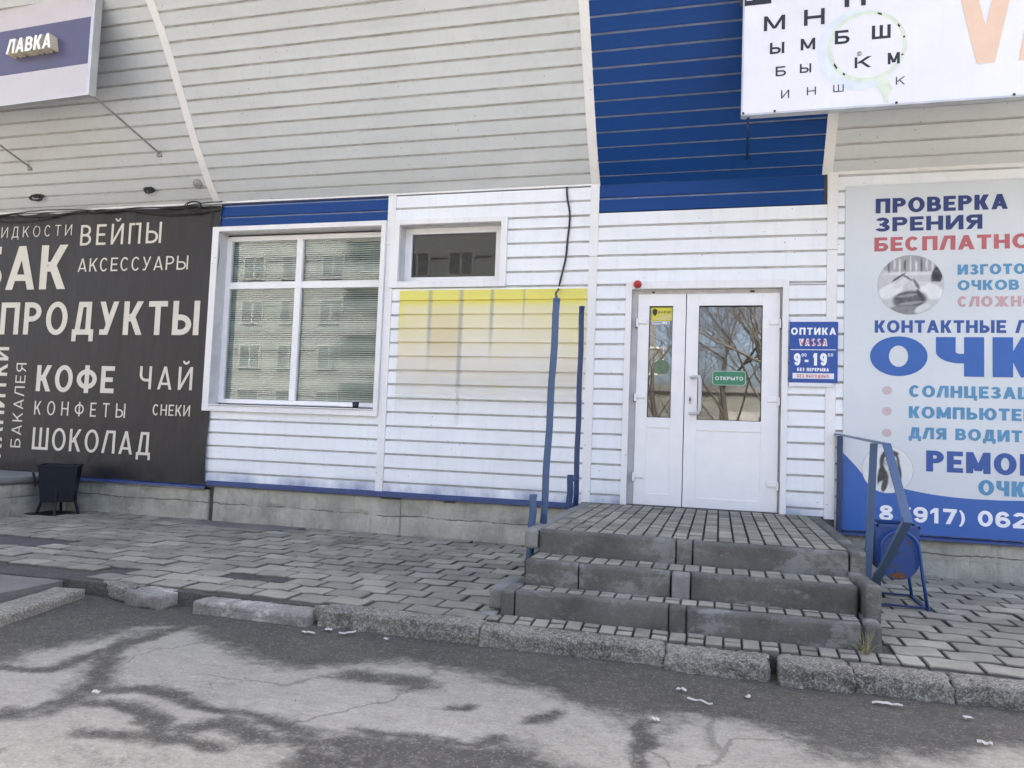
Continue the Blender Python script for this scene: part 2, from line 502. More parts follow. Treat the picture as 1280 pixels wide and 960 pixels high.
class MB:
    def __init__(self):
        self.v, self.f, self.mi = [], [], []
    def quad(self, *ps, mi=0):
        b = len(self.v)
        self.v += [tuple(p) for p in ps]
        self.f.append(tuple(range(b, b + len(ps))))
        self.mi.append(mi)
    def box(self, x0, x1, y0, y1, z0, z1, mi=0):
        b = len(self.v)
        self.v += [(x, y, z) for z in (z0, z1) for y in (y0, y1) for x in (x0, x1)]
        for f in ((0, 2, 3, 1), (4, 5, 7, 6), (0, 1, 5, 4), (2, 6, 7, 3), (0, 4, 6, 2), (1, 3, 7, 5)):
            self.f.append(tuple(b + i for i in f)); self.mi.append(mi)
    def obox(self, c, ax, ay, az, hx, hy, hz, mi=0):
        b = len(self.v)
        c = Vector(c)
        for k in (-1, 1):
            for j in (-1, 1):
                for i in (-1, 1):
                    self.v.append(tuple(c + ax * hx * i + ay * hy * j + az * hz * k))
        for f in ((0, 2, 3, 1), (4, 5, 7, 6), (0, 1, 5, 4), (2, 6, 7, 3), (0, 4, 6, 2), (1, 3, 7, 5)):
            self.f.append(tuple(b + i for i in f)); self.mi.append(mi)
    def bar(self, p, q, w, d, mi=0, side=Vector((1, 0, 0))):
        p, q = Vector(p), Vector(q)
        t = (q - p).normalized()
        a = (side - t * side.dot(t)).normalized()
        b = t.cross(a)
        self.obox((p + q) / 2, a, b, t, w / 2, d / 2, (q - p).length / 2, mi)
    def prism(self, pts, y0, y1, mi=0):          # outline in X,Z given depth from y0 (front) to y1
        n = len(pts); b = len(self.v)
        self.v += [(x, y0, z) for x, z in pts] + [(x, y1, z) for x, z in pts]
        self.f.append(tuple(range(b, b + n))); self.mi.append(mi)
        self.f.append(tuple(range(b + 2 * n - 1, b + n - 1, -1))); self.mi.append(mi)
        for i in range(n):
            j = (i + 1) % n
            self.f.append((b + j, b + i, b + n + i, b + n + j)); self.mi.append(mi)
    def tube(self, pts, r, n=10, mi=0, cap=True):
        pts = [Vector(p) for p in pts]
        rs = r if isinstance(r, (list, tuple)) else [r] * len(pts)
        b = len(self.v)
        t0 = (pts[1] - pts[0]).normalized()
        a = t0.orthogonal().normalized()
        for i, p in enumerate(pts):
            t = ((pts[min(i + 1, len(pts) - 1)] - pts[max(i - 1, 0)])).normalized()
            a = (a - t * a.dot(t)).normalized()
            c = t.cross(a)
            for k in range(n):
                an = 2 * pi * k / n
                self.v.append(tuple(p + (a * cos(an) + c * sin(an)) * rs[i]))
        for i in range(len(pts) - 1):
            for k in range(n):
                k2 = (k + 1) % n
                self.f.append((b + i * n + k, b + i * n + k2, b + (i + 1) * n + k2, b + (i + 1) * n + k)); self.mi.append(mi)
        if cap:
            self.f.append(tuple(b + k for k in range(n - 1, -1, -1))); self.mi.append(mi)
            e = b + (len(pts) - 1) * n
            self.f.append(tuple(e + k for k in range(n))); self.mi.append(mi)
    def lathe(self, c, prof, n=24, mi=0, squash=(1, 1)):
        b = len(self.v)
        for r, z in prof:
            for k in range(n):
                an = 2 * pi * k / n
                self.v.append((c[0] + r * cos(an) * squash[0], c[1] + r * sin(an) * squash[1], c[2] + z))
        for i in range(len(prof) - 1):
            for k in range(n):
                k2 = (k + 1) % n
                self.f.append((b + i * n + k, b + i * n + k2, b + (i + 1) * n + k2, b + (i + 1) * n + k)); self.mi.append(mi)
    def build(self, name, mat, parent=None, bevel=0.0, smooth=False, fix=True):
        me = bpy.data.meshes.new(name)
        me.from_pydata(self.v, [], self.f)
        for mm in (mat if isinstance(mat, (list, tuple)) else [mat]):
            me.materials.append(M[mm])
        me.polygons.foreach_set('material_index', self.mi)
        if fix or bevel:
            bm = bmesh.new(); bm.from_mesh(me)
            if bevel:
                ed = [e for e in bm.edges if len(e.link_faces) == 2 and e.calc_face_angle(0) > .5]
                bmesh.ops.bevel(bm, geom=ed, offset=bevel, segments=2, affect='EDGES', profile=.6)
            bmesh.ops.recalc_face_normals(bm, faces=bm.faces)
            bm.to_mesh(me); bm.free()
        if smooth:
            me.polygons.foreach_set('use_smooth', [True] * len(me.polygons))
        me.update()
        return link(name, me, None, parent)

def sm(o):
    o.data.polygons.foreach_set('use_smooth', [True] * len(o.data.polygons))
    return o

def rough_block(x0, x1, y0, y1, z0, z1, res=.025, rad=.01, amp=.002, seed=0, freq=9, erode=None, off=None):
    """rounded, weathered block as (verts, faces) on a fine grid"""
    bm = bmesh.new()
    lo, hi = Vector((x0, y0, z0)), Vector((x1, y1, z1))
    n = [max(2, int((hi[i] - lo[i]) / res)) for i in range(3)]
    for ax in range(3):
        u, w = [(1, 2), (2, 0), (0, 1)][ax]
        for s in (0, 1):
            grid = []
            for i in range(n[u] + 1):
                row = []
                for j in range(n[w] + 1):
                    p = Vector((0, 0, 0))
                    p[ax] = hi[ax] if s else lo[ax]
                    p[u] = lo[u] + (hi[u] - lo[u]) * i / n[u]
                    p[w] = lo[w] + (hi[w] - lo[w]) * j / n[w]
                    row.append(bm.verts.new(p))
                grid.append(row)
            for i in range(n[u]):
                for j in range(n[w]):
                    q = [grid[i][j], grid[i + 1][j], grid[i + 1][j + 1], grid[i][j + 1]]
                    bm.faces.new(q if s else q[::-1])
    bmesh.ops.remove_doubles(bm, verts=bm.verts, dist=1e-5)
    sv = Vector((seed * 7.13, seed * 3.7, seed * 1.9))
    for v in bm.verts:
        p = v.co.copy()
        if rad:
            inn = Vector([min(max(p[i], lo[i] + rad), hi[i] - rad) for i in range(3)])
            d = p - inn
            if d.length > 1e-6:
                p = inn + d.normalized() * rad
        q = p * freq + sv
        dv = Vector((noise.noise(q), noise.noise(q + Vector((31, 0, 0))), noise.noise(q + Vector((0, 57, 0)))))
        q2 = p * freq * 4 + sv
        dv2 = Vector((noise.noise(q2), noise.noise(q2 + Vector((31, 0, 0))), noise.noise(q2 + Vector((0, 57, 0)))))
        p += dv * amp + dv2 * amp * .5
        if erode:
            p = erode(p, q)
        if off:
            p += off(p)
        v.co = p
    return bm

def block_obj(name, bm, mat, parent=None):
    me = bpy.data.meshes.new(name)
    bm.to_mesh(me); bm.free()
    me.polygons.foreach_set('use_smooth', [True] * len(me.polygons))
    return link(name, me, mat, parent)

# ------------------------------------------------------------------ lettering: stroke-built sans capitals
def _rect(x0, x1, y0, y1): return [(x0, y0), (x1, y0), (x1, y1), (x0, y1)]
def _diag(xa, ya, xb, yb, t):
    d = t * (max(1.0, .86 * math.sqrt(1 + ((xb - xa) / (yb - ya)) ** 2)) - 1) / 2      # shallow strokes keep their weight
    return [(xa - d, ya), (xa + t + d, ya), (xb + t + d, yb), (xb - d, yb)]
def _ring(cx, cy, rx, ry, t, h, a0, a1, n=14):
    A = [radians(a0 + (a1 - a0) * i / n) for i in range(n + 1)]
    return [(cx + rx * cos(a), cy + ry * sin(a)) for a in A] + [(cx + max(.002, rx - t) * cos(a), cy + max(.002, ry - h) * sin(a)) for a in reversed(A)]
def _full(cx, cy, rx, ry, t, h): return [_ring(cx, cy, rx, ry, t, h, -1, 181), _ring(cx, cy, rx, ry, t, h, 179, 361)]
def _bowl(x0, W, y0, y1, t, h):
    r = min((y1 - y0) * .62, (W - x0) * .62)
    return [_rect(x0, W - r + .001, y0, y0 + h), _rect(x0, W - r + .001, y1 - h, y1), _ring(W - r, (y0 + y1) / 2, r, (y1 - y0) / 2, t, h, -90, 90)]
def _glyph(c, W, t, h):
    L, Rr, T, Bm = _rect(0, t, 0, 1), _rect(W - t, W, 0, 1), _rect(0, W, 1 - h, 1), _rect(0, W, 0, h)
    if c == 'А': return [_diag(0, 0, W / 2 - t / 2, 1, t), _diag(W - t, 0, W / 2 - t / 2, 1, t), _rect(W * .2, W * .8, .2, .2 + h * .85)]
    if c == 'Б': return [L, _rect(0, W * .92, 1 - h, 1)] + _bowl(0, W, 0, .6, t, h)
    if c == 'В': return [L] + _bowl(0, W, 0, .5 + h / 2, t, h) + _bowl(0, W * .94, .5 - h / 2, 1, t, h)
    if c == 'Г': return [L, T]
    if c == 'Д': return [_rect(0, W, 0, h), _rect(0, t * .85, -.2, h), _rect(W - t * .85, W, -.2, h), _rect(W * .86 - t, W * .86, 0, 1), _rect(W * .27, W * .86, 1 - h, 1), _diag(W * .10, 0, W * .26, 1, t)]
    if c == 'Е': return [L, T, Bm, _rect(0, W * .9, .5 - h / 2, .5 + h / 2)]
    if c == 'Ж': return [_rect(W / 2 - t / 2, W / 2 + t / 2, 0, 1), _diag(0, 0, W / 2 - t * .6, .55, t), _diag(W - t, 0, W / 2 - t * .4, .55, t), _diag(0, 1, W / 2 - t * .6, .45, t), _diag(W - t, 1, W / 2 - t * .4, .45, t)]
    if c == 'З': return [_ring(W * .48, .75 - h * .12, W * .47, .25 + h * .12, t, h, -90, 160), _ring(W * .48, .25 + h * .12, W * .52, .25 + h * .12, t, h, -162, 90), _rect(W * .28, W * .5, .5 - h * .38, .5 + h * .38)]
    if c in 'ИЙ':
        g = [L, Rr, _diag(t * .15, .04, W - t * 1.15, .96, t)]
        return g + ([_ring(W / 2, 1.27, W * .24, .17, t * .7, h * .75, 185, 355)] if c == 'Й' else [])
    if c == 'К': return [L, _diag(t * .7, .40, W - t * 1.1, 1, t * 1.12), _diag(W - t * 1.14, 0, max(t * .75, W * .30 - t * .2), .62, t * 1.14)]
    if c == 'Л': return [Rr, _rect(W * .27, W, 1 - h, 1), _diag(-W * .05, 0, W * .265, 1, t)]
    if c == 'М': return [L, Rr, _diag(0, 1, W / 2 - t / 2, .12, t), _diag(W - t, 1, W / 2 - t / 2, .12, t)]
    if c == 'Н': return [L, Rr, _rect(0, W, .5 - h / 2, .5 + h / 2)]
    if c in 'О0': return _full(W / 2, .5, W / 2, .515, t, h)
    if c == 'П': return [L, Rr, T]
    if c == 'Р': return [L] + _bowl(0, W, .40, 1, t, h)
    if c == 'С': return [_ring(W / 2, .5, W / 2, .515, t, h, 42, 318, 22)]
    if c == 'Т': return [T, _rect(W / 2 - t / 2, W / 2 + t / 2, 0, 1)]
    if c == 'У': return [_diag(W * .20, 0, W - t, 1, t), _diag(W * .5 - t * .45, .30, 0, 1, t), _rect(W * .04, W * .2 + t * .6, 0, h)]
    if c == 'Ф': return [_rect(W / 2 - t / 2, W / 2 + t / 2, -.02, 1.02)] + _full(W / 2, .5, W / 2, .37, t, h)
    if c == 'Х': return [_diag(0, 0, W - t, 1, t), _diag(W - t, 0, 0, 1, t)]
    if c == 'Ц': return [_rect(0, t, 0, 1), _rect(W * .88 - t, W * .88, 0, 1), _rect(0, W, 0, h), _rect(W - t * .8, W, -.2, h)]
    if c == 'Ч': return [Rr, _rect(0, t, .62, 1), _ring(W * .5, .635, W * .5, .30, t, h, 180, 270), _rect(W * .49, W, .335, .335 + h)]
    if c == 'Ш': return [L, Rr, _rect(W / 2 - t / 2, W / 2 + t / 2, 0, 1), Bm]
    if c == 'Щ': return [L, _rect(W * .92 - t, W * .92, 0, 1), _rect(W * .46 - t / 2, W * .46 + t / 2, 0, 1), Bm, _rect(W - t * .8, W, -.2, h)]
    if c == 'Ь': return [L] + _bowl(0, W, 0, .60, t, h)
    if c == 'Ы': return [L, Rr] + _bowl(0, W - t * 1.35, 0, .60, t, h)
    if c == 'Ю': return [L, _rect(0, W * .4, .5 - h / 2, .5 + h / 2)] + _full(W * .64, .5, W * .36, .515, t, h)
    if c == 'Я': return [Rr] + [[(W - x, y) for x, y in reversed(p)] for p in _bowl(0, W, .40, 1, t, h)] + [_diag(0, 0, W * .40, .5, t)]
    if c == '1': return [_rect(W * .8 - t, W * .8, 0, 1), [(W * .8 - t, 1), (W * .02, .80), (W * .02, .80 - h), (W * .8 - t, .94 - h)]]
    if c == '2': return [_ring(W / 2, .70, W / 2, .31, t, h, -25, 165), Bm, _diag(0, h * .8, W - t * 1.15, .60, t * 1.1)]
    if c == '7': return [T, _diag(W * .18, 0, W - t * 1.1, 1 - h * .5, t * 1.1)]
    if c == '8': return _full(W / 2, .27, W / 2, .285, t, h) + _full(W / 2, .745, W * .45, .265, t, h)
    if c in '96':
        g = _full(W / 2, .675, W / 2, .34, t, h) + [_ring(W / 2, .45, W / 2, .465, t, h, -150, 0), _rect(W - t, W, .44, .68)]
        return g if c == '9' else [[(W - x, 1 - y) for x, y in p] for p in g]
    if c == '(': return [_ring(W * 1.5, .42, W * 1.5, .62, t, h * .3, 118, 242)]
    if c == ')': return [_ring(-W * .5, .42, W * 1.5, .62, t, h * .3, -62, 62)]
    if c == '-': return [_rect(0, W, .38, .38 + h)]
    if c == '+': return [_rect(0, W, .5 - h / 2, .5 + h / 2), _rect(W / 2 - t / 2, W / 2 + t / 2, .2, .8)]
    if c == 'V': return [_diag(W / 2 - t / 2, 0, 0, 1, t), _diag(W / 2 - t / 2, 0, W - t, 1, t)]
    if c == 'S': return [_ring(W / 2, .745, W * .47, .27, t, h, 35, 270), _ring(W / 2, .255, W / 2, .27, t, h, -145, 90), _rect(W * .45, W * .55, .5 - h / 2, .5 + h / 2)]
    return []
GW = dict(А=.68, Б=.60, В=.60, Г=.50, Д=.70, Е=.52, Ж=.90, З=.56, И=.66, Й=.66, К=.60, Л=.64, М=.78, Н=.64, О=.72, П=.64, Р=.58, С=.62, Т=.58, У=.60, Ф=.80, Х=.62, Ц=.70, Ч=.58, Ш=.86, Щ=.92, Ь=.58, Ы=.80, Ю=.92, Я=.60)
GW.update({'0': .58, '1': .42, '2': .56, '6': .57, '7': .54, '8': .57, '9': .57, '(': .22, ')': .22, '-': .34, '+': .5, 'V': .68, 'S': .58, ' ': .30})
LAT = {'A': 'А', 'к': 'К'}
from mathutils.geometry import delaunay_2d_cdt
def text(body, x0, x1, z0, z1, y, mat, parent, t=.14, h=None, sp=.16, fit=None, pre='', rot=0, depth=0.0, name='lettering', frame=None, sidemat=None, slant=0.0):
    """letters whose caps stand between z0 and z1; `fit` (after `pre`) is the stretch that spans x0..x1"""
    body = ''.join(LAT.get(c, c) for c in body)
    h = h or t * .86
    H, Wd = (x1 - x0, z1 - z0) if rot else (z1 - z0, x1 - x0)
    f = fit or body
    nat = sum(GW[LAT.get(c, c)] for c in f) + sp * (len(f) - 1)
    k = (Wd / H) / nat
    cur = -sum((GW[c] + sp) * k for c in pre)
    polys = []
    for c in body:
        w = GW[c] * k
        for p in _glyph(c, w, min(t, w * .42) if c not in '1()' else min(t, w * .6), h):
            polys.append([(cur + px, pz) for px, pz in p])
        cur += w + sp * k
    V2, F2 = [], []
    for p in polys:
        a = sum(p[i][0] * p[(i + 1) % len(p)][1] - p[(i + 1) % len(p)][0] * p[i][1] for i in range(len(p)))
        if a < 0: p = p[::-1]
        b = len(V2); V2 += [Vector(q) for q in p]; F2.append(list(range(b, b + len(p))))
    ov, oe, of, _a, _b, org = delaunay_2d_cdt(V2, [], F2, 0, 1e-5)
    of = [q for q, g in zip(of, org) if len(g)]
    co = []
    for v in ov:
        a, b = v.x * H, v.y * H
        if rot: co.append((x1 - b, y, z0 + a))
        else: co.append((x0 + a + slant * b, y, z0 + b))
    me = bpy.data.meshes.new(name)
    me.from_pydata(co, [], [tuple(q) for q in of])
    me.materials.append(M[mat])
    bm = bmesh.new(); bm.from_mesh(me)
    bmesh.ops.delete(bm, geom=[v for v in bm.verts if not v.link_faces], context='VERTS')
    bmesh.ops.dissolve_limit(bm, angle_limit=.001, verts=bm.verts, edges=bm.edges)
    if depth:
        if sidemat: me.materials.append(M[sidemat])
        r = bmesh.ops.extrude_face_region(bm, geom=list(bm.faces))
        nv = [e for e in r['geom'] if isinstance(e, bmesh.types.BMVert)]
        bmesh.ops.translate(bm, verts=nv, vec=(0, depth, 0))
        bmesh.ops.recalc_face_normals(bm, faces=bm.faces)
        if sidemat:
            bm.normal_update()
            for fc in bm.faces:
                fc.material_index = 0 if abs(fc.normal.y) > .7 else 1
    else:
        bm.normal_update()
        for fc in bm.faces:
            if fc.normal.y > 0:
                fc.normal_flip()
    if frame is not None:
        bmesh.ops.transform(bm, matrix=frame, verts=bm.verts)
    bm.to_mesh(me); bm.free()
    return link(name, me, None, parent)

def flat(name, pts, y, mat, parent, thick=.0):
    mb = MB()
    if thick:
        mb.prism(pts, y, y + thick)
        return mb.build(name, mat, parent)
    mb.quad(*[(x, y, z) for x, z in pts])
    o = mb.build(name, mat, parent, fix=False)
    if o.data.polygons[0].normal.y > 0:
        o.data.flip_normals()
    return o

def ellipse(cx, cz, rx, rz, n=40, a0=0, a1=2 * pi):
    return [(cx + rx * cos(a0 + (a1 - a0) * i / n), cz + rz * sin(a0 + (a1 - a0) * i / n)) for i in range(n)]

# ------------------------------------------------------------------ ground: road, pavement
def linspace_mix(dense0, dense1, step, outs_lo, outs_hi):
    return np.concatenate([np.array(outs_lo), np.arange(dense0, dense1, step), np.array(outs_hi)])
gx = linspace_mix(-7.4, 3.2, .028, [-90, -60, -40, -25, -16, -11, -9], [3.2, 5, 8, 14, 25, 45, 90])
gy = linspace_mix(-6.0, -3.05, .026, [-70, -45, -30, -20, -14, -11, -9, -7.5, -6.6], [-3.05])
STREAMS = [
 ([(-3.32, -4.5), (-3.19, -4.49), (-3.09, -4.42), (-3.07, -4.25), (-3.1, -4.11)], .05),
 ([(-3.06, -3.61), (-3.12, -3.96), (-2.95, -4.24), (-2.82, -4.46), (-2.7, -4.59), (-2.63, -4.72), (-2.67, -4.89), (-2.79, -4.96), (-2.95, -5.2)], .075),
 ([(-2.68, -4.58), (-2.47, -4.5), (-2.26, -4.55), (-2.0, -4.6), (-1.85, -4.6), (-1.67, -4.64), (-1.49, -4.71)], .05),
 ([(-2.58, -4.7), (-2.49, -4.67), (-2.28, -4.72), (-2.15, -4.87)], .055),
 ([(-2.38, -4.96), (-2.18, -4.93), (-1.97, -4.91), (-1.77, -4.91)], .05),
 ([(-2.04, -4.83), (-1.93, -4.7), (-1.7, -4.79), (-1.47, -4.8)], .075),
 ([(-1.39, -4.58), (-1.2, -4.6), (-0.9, -4.57), (-0.82, -4.45)], .04),
 ([(-0.29, -4.0), (-0.28, -4.29), (-0.24, -4.62), (-.2, -5.1)], .045),
 ([(-0.73, -4.24), (-0.67, -4.09)], .05), ([(-1.67, -3.99), (-1.47, -3.97), (-1.37, -4.0)], .1), ([(-1.12, -4.19), (-1.05, -4.17)], .05)]
POOLS = [
 [(-1.56, -4.76), (-1.37, -4.66), (-1.2, -4.6), (-0.95, -4.58), (-0.76, -4.49), (-0.59, -4.94), (-1.25, -5.28), (-1.51, -4.95)],
 [(-0.86, -4.51), (-0.76, -4.49), (-0.62, -4.54), (-0.44, -4.62), (-0.49, -5.01), (-0.73, -5.1)]]
EDGE = [(-9, -4.9), (-4.2, -4.8), (-3.31, -4.59), (-3.34, -4.25), (-3.27, -3.93), (-3.2, -3.6), (-2.95, -3.61), (-2.61, -3.82), (-2.27, -3.96), (-2.01, -3.94), (-1.75, -3.83), (-1.6, -3.68), (-1.34, -3.75), (-1.12, -3.77), (-0.93, -3.84), (-0.81, -3.89), (-0.68, -4.0), (-0.54, -4.07), (-0.34, -4.09), (-0.2, -4.09), (-0.1, -3.99), (0.1, -3.97), (0.29, -4.06), (0.39, -4.2), (0.59, -4.21), (0.85, -4.01), (1.22, -3.85), (2, -3.8), (9, -3.8)]
def seg_d(P, a, b):
    a, b = np.array(a), np.array(b); d = b - a
    t = np.clip(((P - a) @ d) / (d @ d), 0, 1)
    return np.linalg.norm(P - a - t[:, None] * d, axis=1)
def inside(P, poly):
    r = np.zeros(len(P), bool); n = len(poly)
    for i in range(n):
        (x0, y0), (x1, y1) = poly[i], poly[(i + 1) % n]
        c = ((y0 > P[:, 1]) != (y1 > P[:, 1]))
        with np.errstate(divide='ignore', invalid='ignore'):
            xx = (x1 - x0) * (P[:, 1] - y0) / (y1 - y0 + 1e-12) + x0
        r ^= c & (P[:, 0] < xx)
    return r
GX, GY = np.meshgrid(gx, gy)
P2 = np.stack([GX.ravel(), GY.ravel()], 1)
near = (np.abs(P2[:, 0]) < 8.5) & (P2[:, 1] > -6.2)
wob = np.array([[noise.noise(Vector((x * 3.1, y * 3.1, 2))) * .075 + noise.noise(Vector((x * 9, y * 9, 5))) * .03,
                 noise.noise(Vector((x * 3.1, y * 3.1, 9))) * .075 + noise.noise(Vector((x * 9, y * 9, 14))) * .03] if nn else [0, 0] for (x, y), nn in zip(P2, near)])
Q = P2 + wob
damp = np.zeros(len(Q))
for pl, w in STREAMS:
    d = np.min([seg_d(Q, pl[i], pl[i + 1]) for i in range(len(pl) - 1)], axis=0)
    damp = np.maximum(damp, np.clip(1.2 - d / (w * 1.4), 0, 1) * .95)
for pl in POOLS:
    d = np.min([seg_d(Q, pl[i], pl[(i + 1) % len(pl)]) for i in range(len(pl))], axis=0)
    d = np.where(inside(Q, pl), -d, d)
    damp = np.maximum(damp, np.clip(.6 - d / .16, 0, 1) * .92)
poly = EDGE + [(9, -2), (-9, -2)]
d = np.min([seg_d(Q, EDGE[i], EDGE[i + 1]) for i in range(len(EDGE) - 1)], axis=0)
d = np.where(inside(Q, poly), -d, d)
damp = np.maximum(damp, np.clip(.5 - d / .24, 0, 1.2))
for i in range(len(Q)):
    if near[i]:
        x, y = Q[i]
        damp[i] = max(0, min(1, damp[i] - .40 * max(0, noise.noise(Vector((x * 1.9, y * 3.4, 3)))) - .25 * max(0, noise.noise(Vector((x * 6, y * 9, 3)))) + .45 * max(0, noise.noise(Vector((x * 1.7, y * 2.6, 8))) - .1)))
    else:
        damp[i] = .3
zr = np.array([(noise.noise(Vector((x * .8, y * .8, 0))) * .010 + noise.noise(Vector((x * 5, y * 5, 4))) * .0035 + noise.noise(Vector((x * 16, y * 16, 4))) * .0014) if nn else 0 for (x, y), nn in zip(P2, near)])
zr = -.56 + zr - .006 * damp
nx, ny = len(gx), len(gy)
me = bpy.data.meshes.new('road')
idx = np.arange(nx * ny).reshape(ny, nx)
fc = np.stack([idx[:-1, :-1], idx[:-1, 1:], idx[1:, 1:], idx[1:, :-1]], -1).reshape(-1, 4)
me.from_pydata(np.column_stack([P2, zr]).tolist(), [], fc.tolist())
at = me.attributes.new('damp', 'FLOAT', 'POINT')
at.data.foreach_set('value', damp.astype(np.float32))
me.polygons.foreach_set('use_smooth', [True] * len(me.polygons))
tag(link('road', me, 'road'), 'worn grey asphalt road with damp dark streaks', 'road', kind='structure')

mb = MB(); mb.quad((-200, -200, -.75), (200, -200, -.75), (200, 200, -.75), (-200, 200, -.75))
tag(mb.build('ground', 'bed', fix=False), 'bare ground reaching to the horizon', 'ground', kind='structure')

# bed of dirt under the pavers
bx = np.arange(-9.6, 4.6, .05); by = np.arange(-3.12, .03, .05)
BV = [(float(x), float(y), -.475 + noise.noise(Vector((x * 4, y * 4, 1))) * .004) for y in by for x in bx]
nb = len(bx)
BF = [(j * nb + i, j * nb + i + 1, (j + 1) * nb + i + 1, (j + 1) * nb + i) for j in range(len(by) - 1) for i in range(nb - 1)]
_k = len(BV)
BV += [(float(x), float(by[0]) - .01, -.62) for x in bx]
BF += [(_k + i, _k + i + 1, i + 1, i) for i in range(nb - 1)]
me = bpy.data.meshes.new('pavement_bed'); me.from_pydata(BV, [], BF)
tag(link('pavement_bed', me, 'bed'), 'dirt showing in the pavement joints', 'pavement', kind='structure')

PITCH, ROW = .265, .207
def wave(x): return .011 * sin(2 * pi * x / PITCH)
def pavers(name, x0, x1, skip, label):
    V, F, tone = [], [], []
    rr = random.Random(11)
    nrow = int(3.06 / ROW)
    for r in range(nrow + 1):
        ya = -3.075 + r * ROW; yb = ya + ROW
        if ya > -.06: break
        yb = min(yb, -.015)
        shift = PITCH * .5 * (r % 2) + .02 * sin(r * 2.3)
        k0 = int((x0 - shift) / PITCH) - 1
        for k in range(k0, k0 + int((x1 - x0) / PITCH) + 4):
            a, b = k * PITCH + shift, (k + 1) * PITCH + shift
            a, b = max(a, x0), min(b, x1)
            if b - a < .06: continue
            cx, cy = (a + b) / 2, (ya + yb) / 2
            if skip(cx, cy): continue
            g = rr.uniform(.006, .010); gy_ = rr.uniform(.011, .017)
            tz = rr.gauss(0, .0022); tx = rr.gauss(0, .012); ty = rr.gauss(0, .012)
            n = 6
            sk = .018
            pts = [(a + g + (b - a - 2 * g) * i / n, ya + gy_ + wave(a + (b - a) * i / n)) for i in range(n + 1)]
            pts += [(a + g + (b - a - 2 * g) * i / n, yb - gy_ + wave(a + (b - a) * i / n)) for i in range(n, -1, -1)]
            base = len(V); m = len(pts)
            jx, jy = rr.gauss(0, .002), rr.gauss(0, .002)
            def zz(x, y, e=0): return -.4585 + tz + tx * (x - cx) + ty * (y - cy) - e
            ring = []
            for lvl, (ins, dz) in enumerate(((0, .03), (0, .007), (.008, 0))):
                for (x, y) in pts:
                    dx, dy = cx - x, cy - y
                    L = math.hypot(dx, dy)
                    X, Y = x + dx / L * ins + jx, y + dy / L * ins + jy
                    V.append((X, Y, zz(X, Y, dz)))
            for l in range(2):
                for i in range(m):
                    j = (i + 1) % m
                    F.append((base + l * m + i, base + l * m + j, base + (l + 1) * m + j, base + (l + 1) * m + i))
            F.append(tuple(base + 2 * m + i for i in range(m)))
            t = min(1, max(.2, rr.gauss(.62, .13)))
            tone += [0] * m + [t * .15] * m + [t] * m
    me = bpy.data.meshes.new(name); me.from_pydata(V, [], F)
    at = me.attributes.new('tone', 'FLOAT', 'POINT'); at.data.foreach_set('value', tone)
    return tag(link(name, me, 'paver'), label, 'pavement', kind='structure')
def skip_left(x, y):
    if x < -7.5 and y > -1.5: return True
    if ((x + 3.25) / .33) ** 2 + ((y + 2.55) / .13) ** 2 < 1: return True
    if -5.55 < x < -4.35 and y > -.33: return True
    if x < -5.45 and -2.35 < y < -1.9: return True
    if x < -4.15 and y < -2.75 + .1 * (x + 4.15): return True
    return False
pavers('pavement', -9.5, -1.235, skip_left, 'grey wavy concrete pavers left of the steps')
pavers('pavement', .93, 4.5, lambda x, y: False, 'grey wavy concrete pavers right of the steps')

def sheet(name, pts, z, mat, label, amp=.004):
    bm = bmesh.new()
    vs2 = [bm.verts.new((x, y, z)) for x, y in pts]
    bm.faces.new(vs2)
    bmesh.ops.triangulate(bm, faces=bm.faces)
    for _ in range(4):
        bmesh.ops.subdivide_edges(bm, edges=bm.edges, cuts=1, use_grid_fill=True)
    for v in bm.verts:
        p = v.co
        v.co = p + Vector((noise.noise(p * 7) * .02, noise.noise(p * 7 + Vector((9, 0, 0))) * .02, noise.noise(p * 5) * amp))
    bm.normal_update()
    for f_ in bm.faces:
        if f_.normal.z < 0: f_.normal_flip()
    r_ = bmesh.ops.extrude_edge_only(bm, edges=[e for e in bm.edges if e.is_boundary])
    for v in [g for g in r_['geom'] if isinstance(g, bmesh.types.BMVert)]: v.co.z -= .12
    me = bpy.data.meshes.new(name); bm.to_mesh(me); bm.free()
    return tag(link(name, me, mat), label, 'pavement', kind='structure')
sheet('pavement_patch', [(-5.58, -.36), (-4.6, -.36), (-4.3, -.2), (-4.3, -.02), (-5.58, -.02)], -.462, 'patch', 'smooth cement patch in the pavement by the wall')
sheet('pavement_patch', [(-9.4, -2.36), (-5.9, -2.36), (-5.42, -2.1), (-5.45, -1.9), (-9.4, -1.9)], -.466, 'darkpatch', 'dark asphalt patch in the pavers')
sheet('driveway', [(-9.4, -6), (-4.5, -6), (-4.38, -3.9), (-4.36, -3.1), (-4.75, -2.83), (-9.4, -2.6)], -.487, 'patch', 'raised asphalt driveway at left', .012)

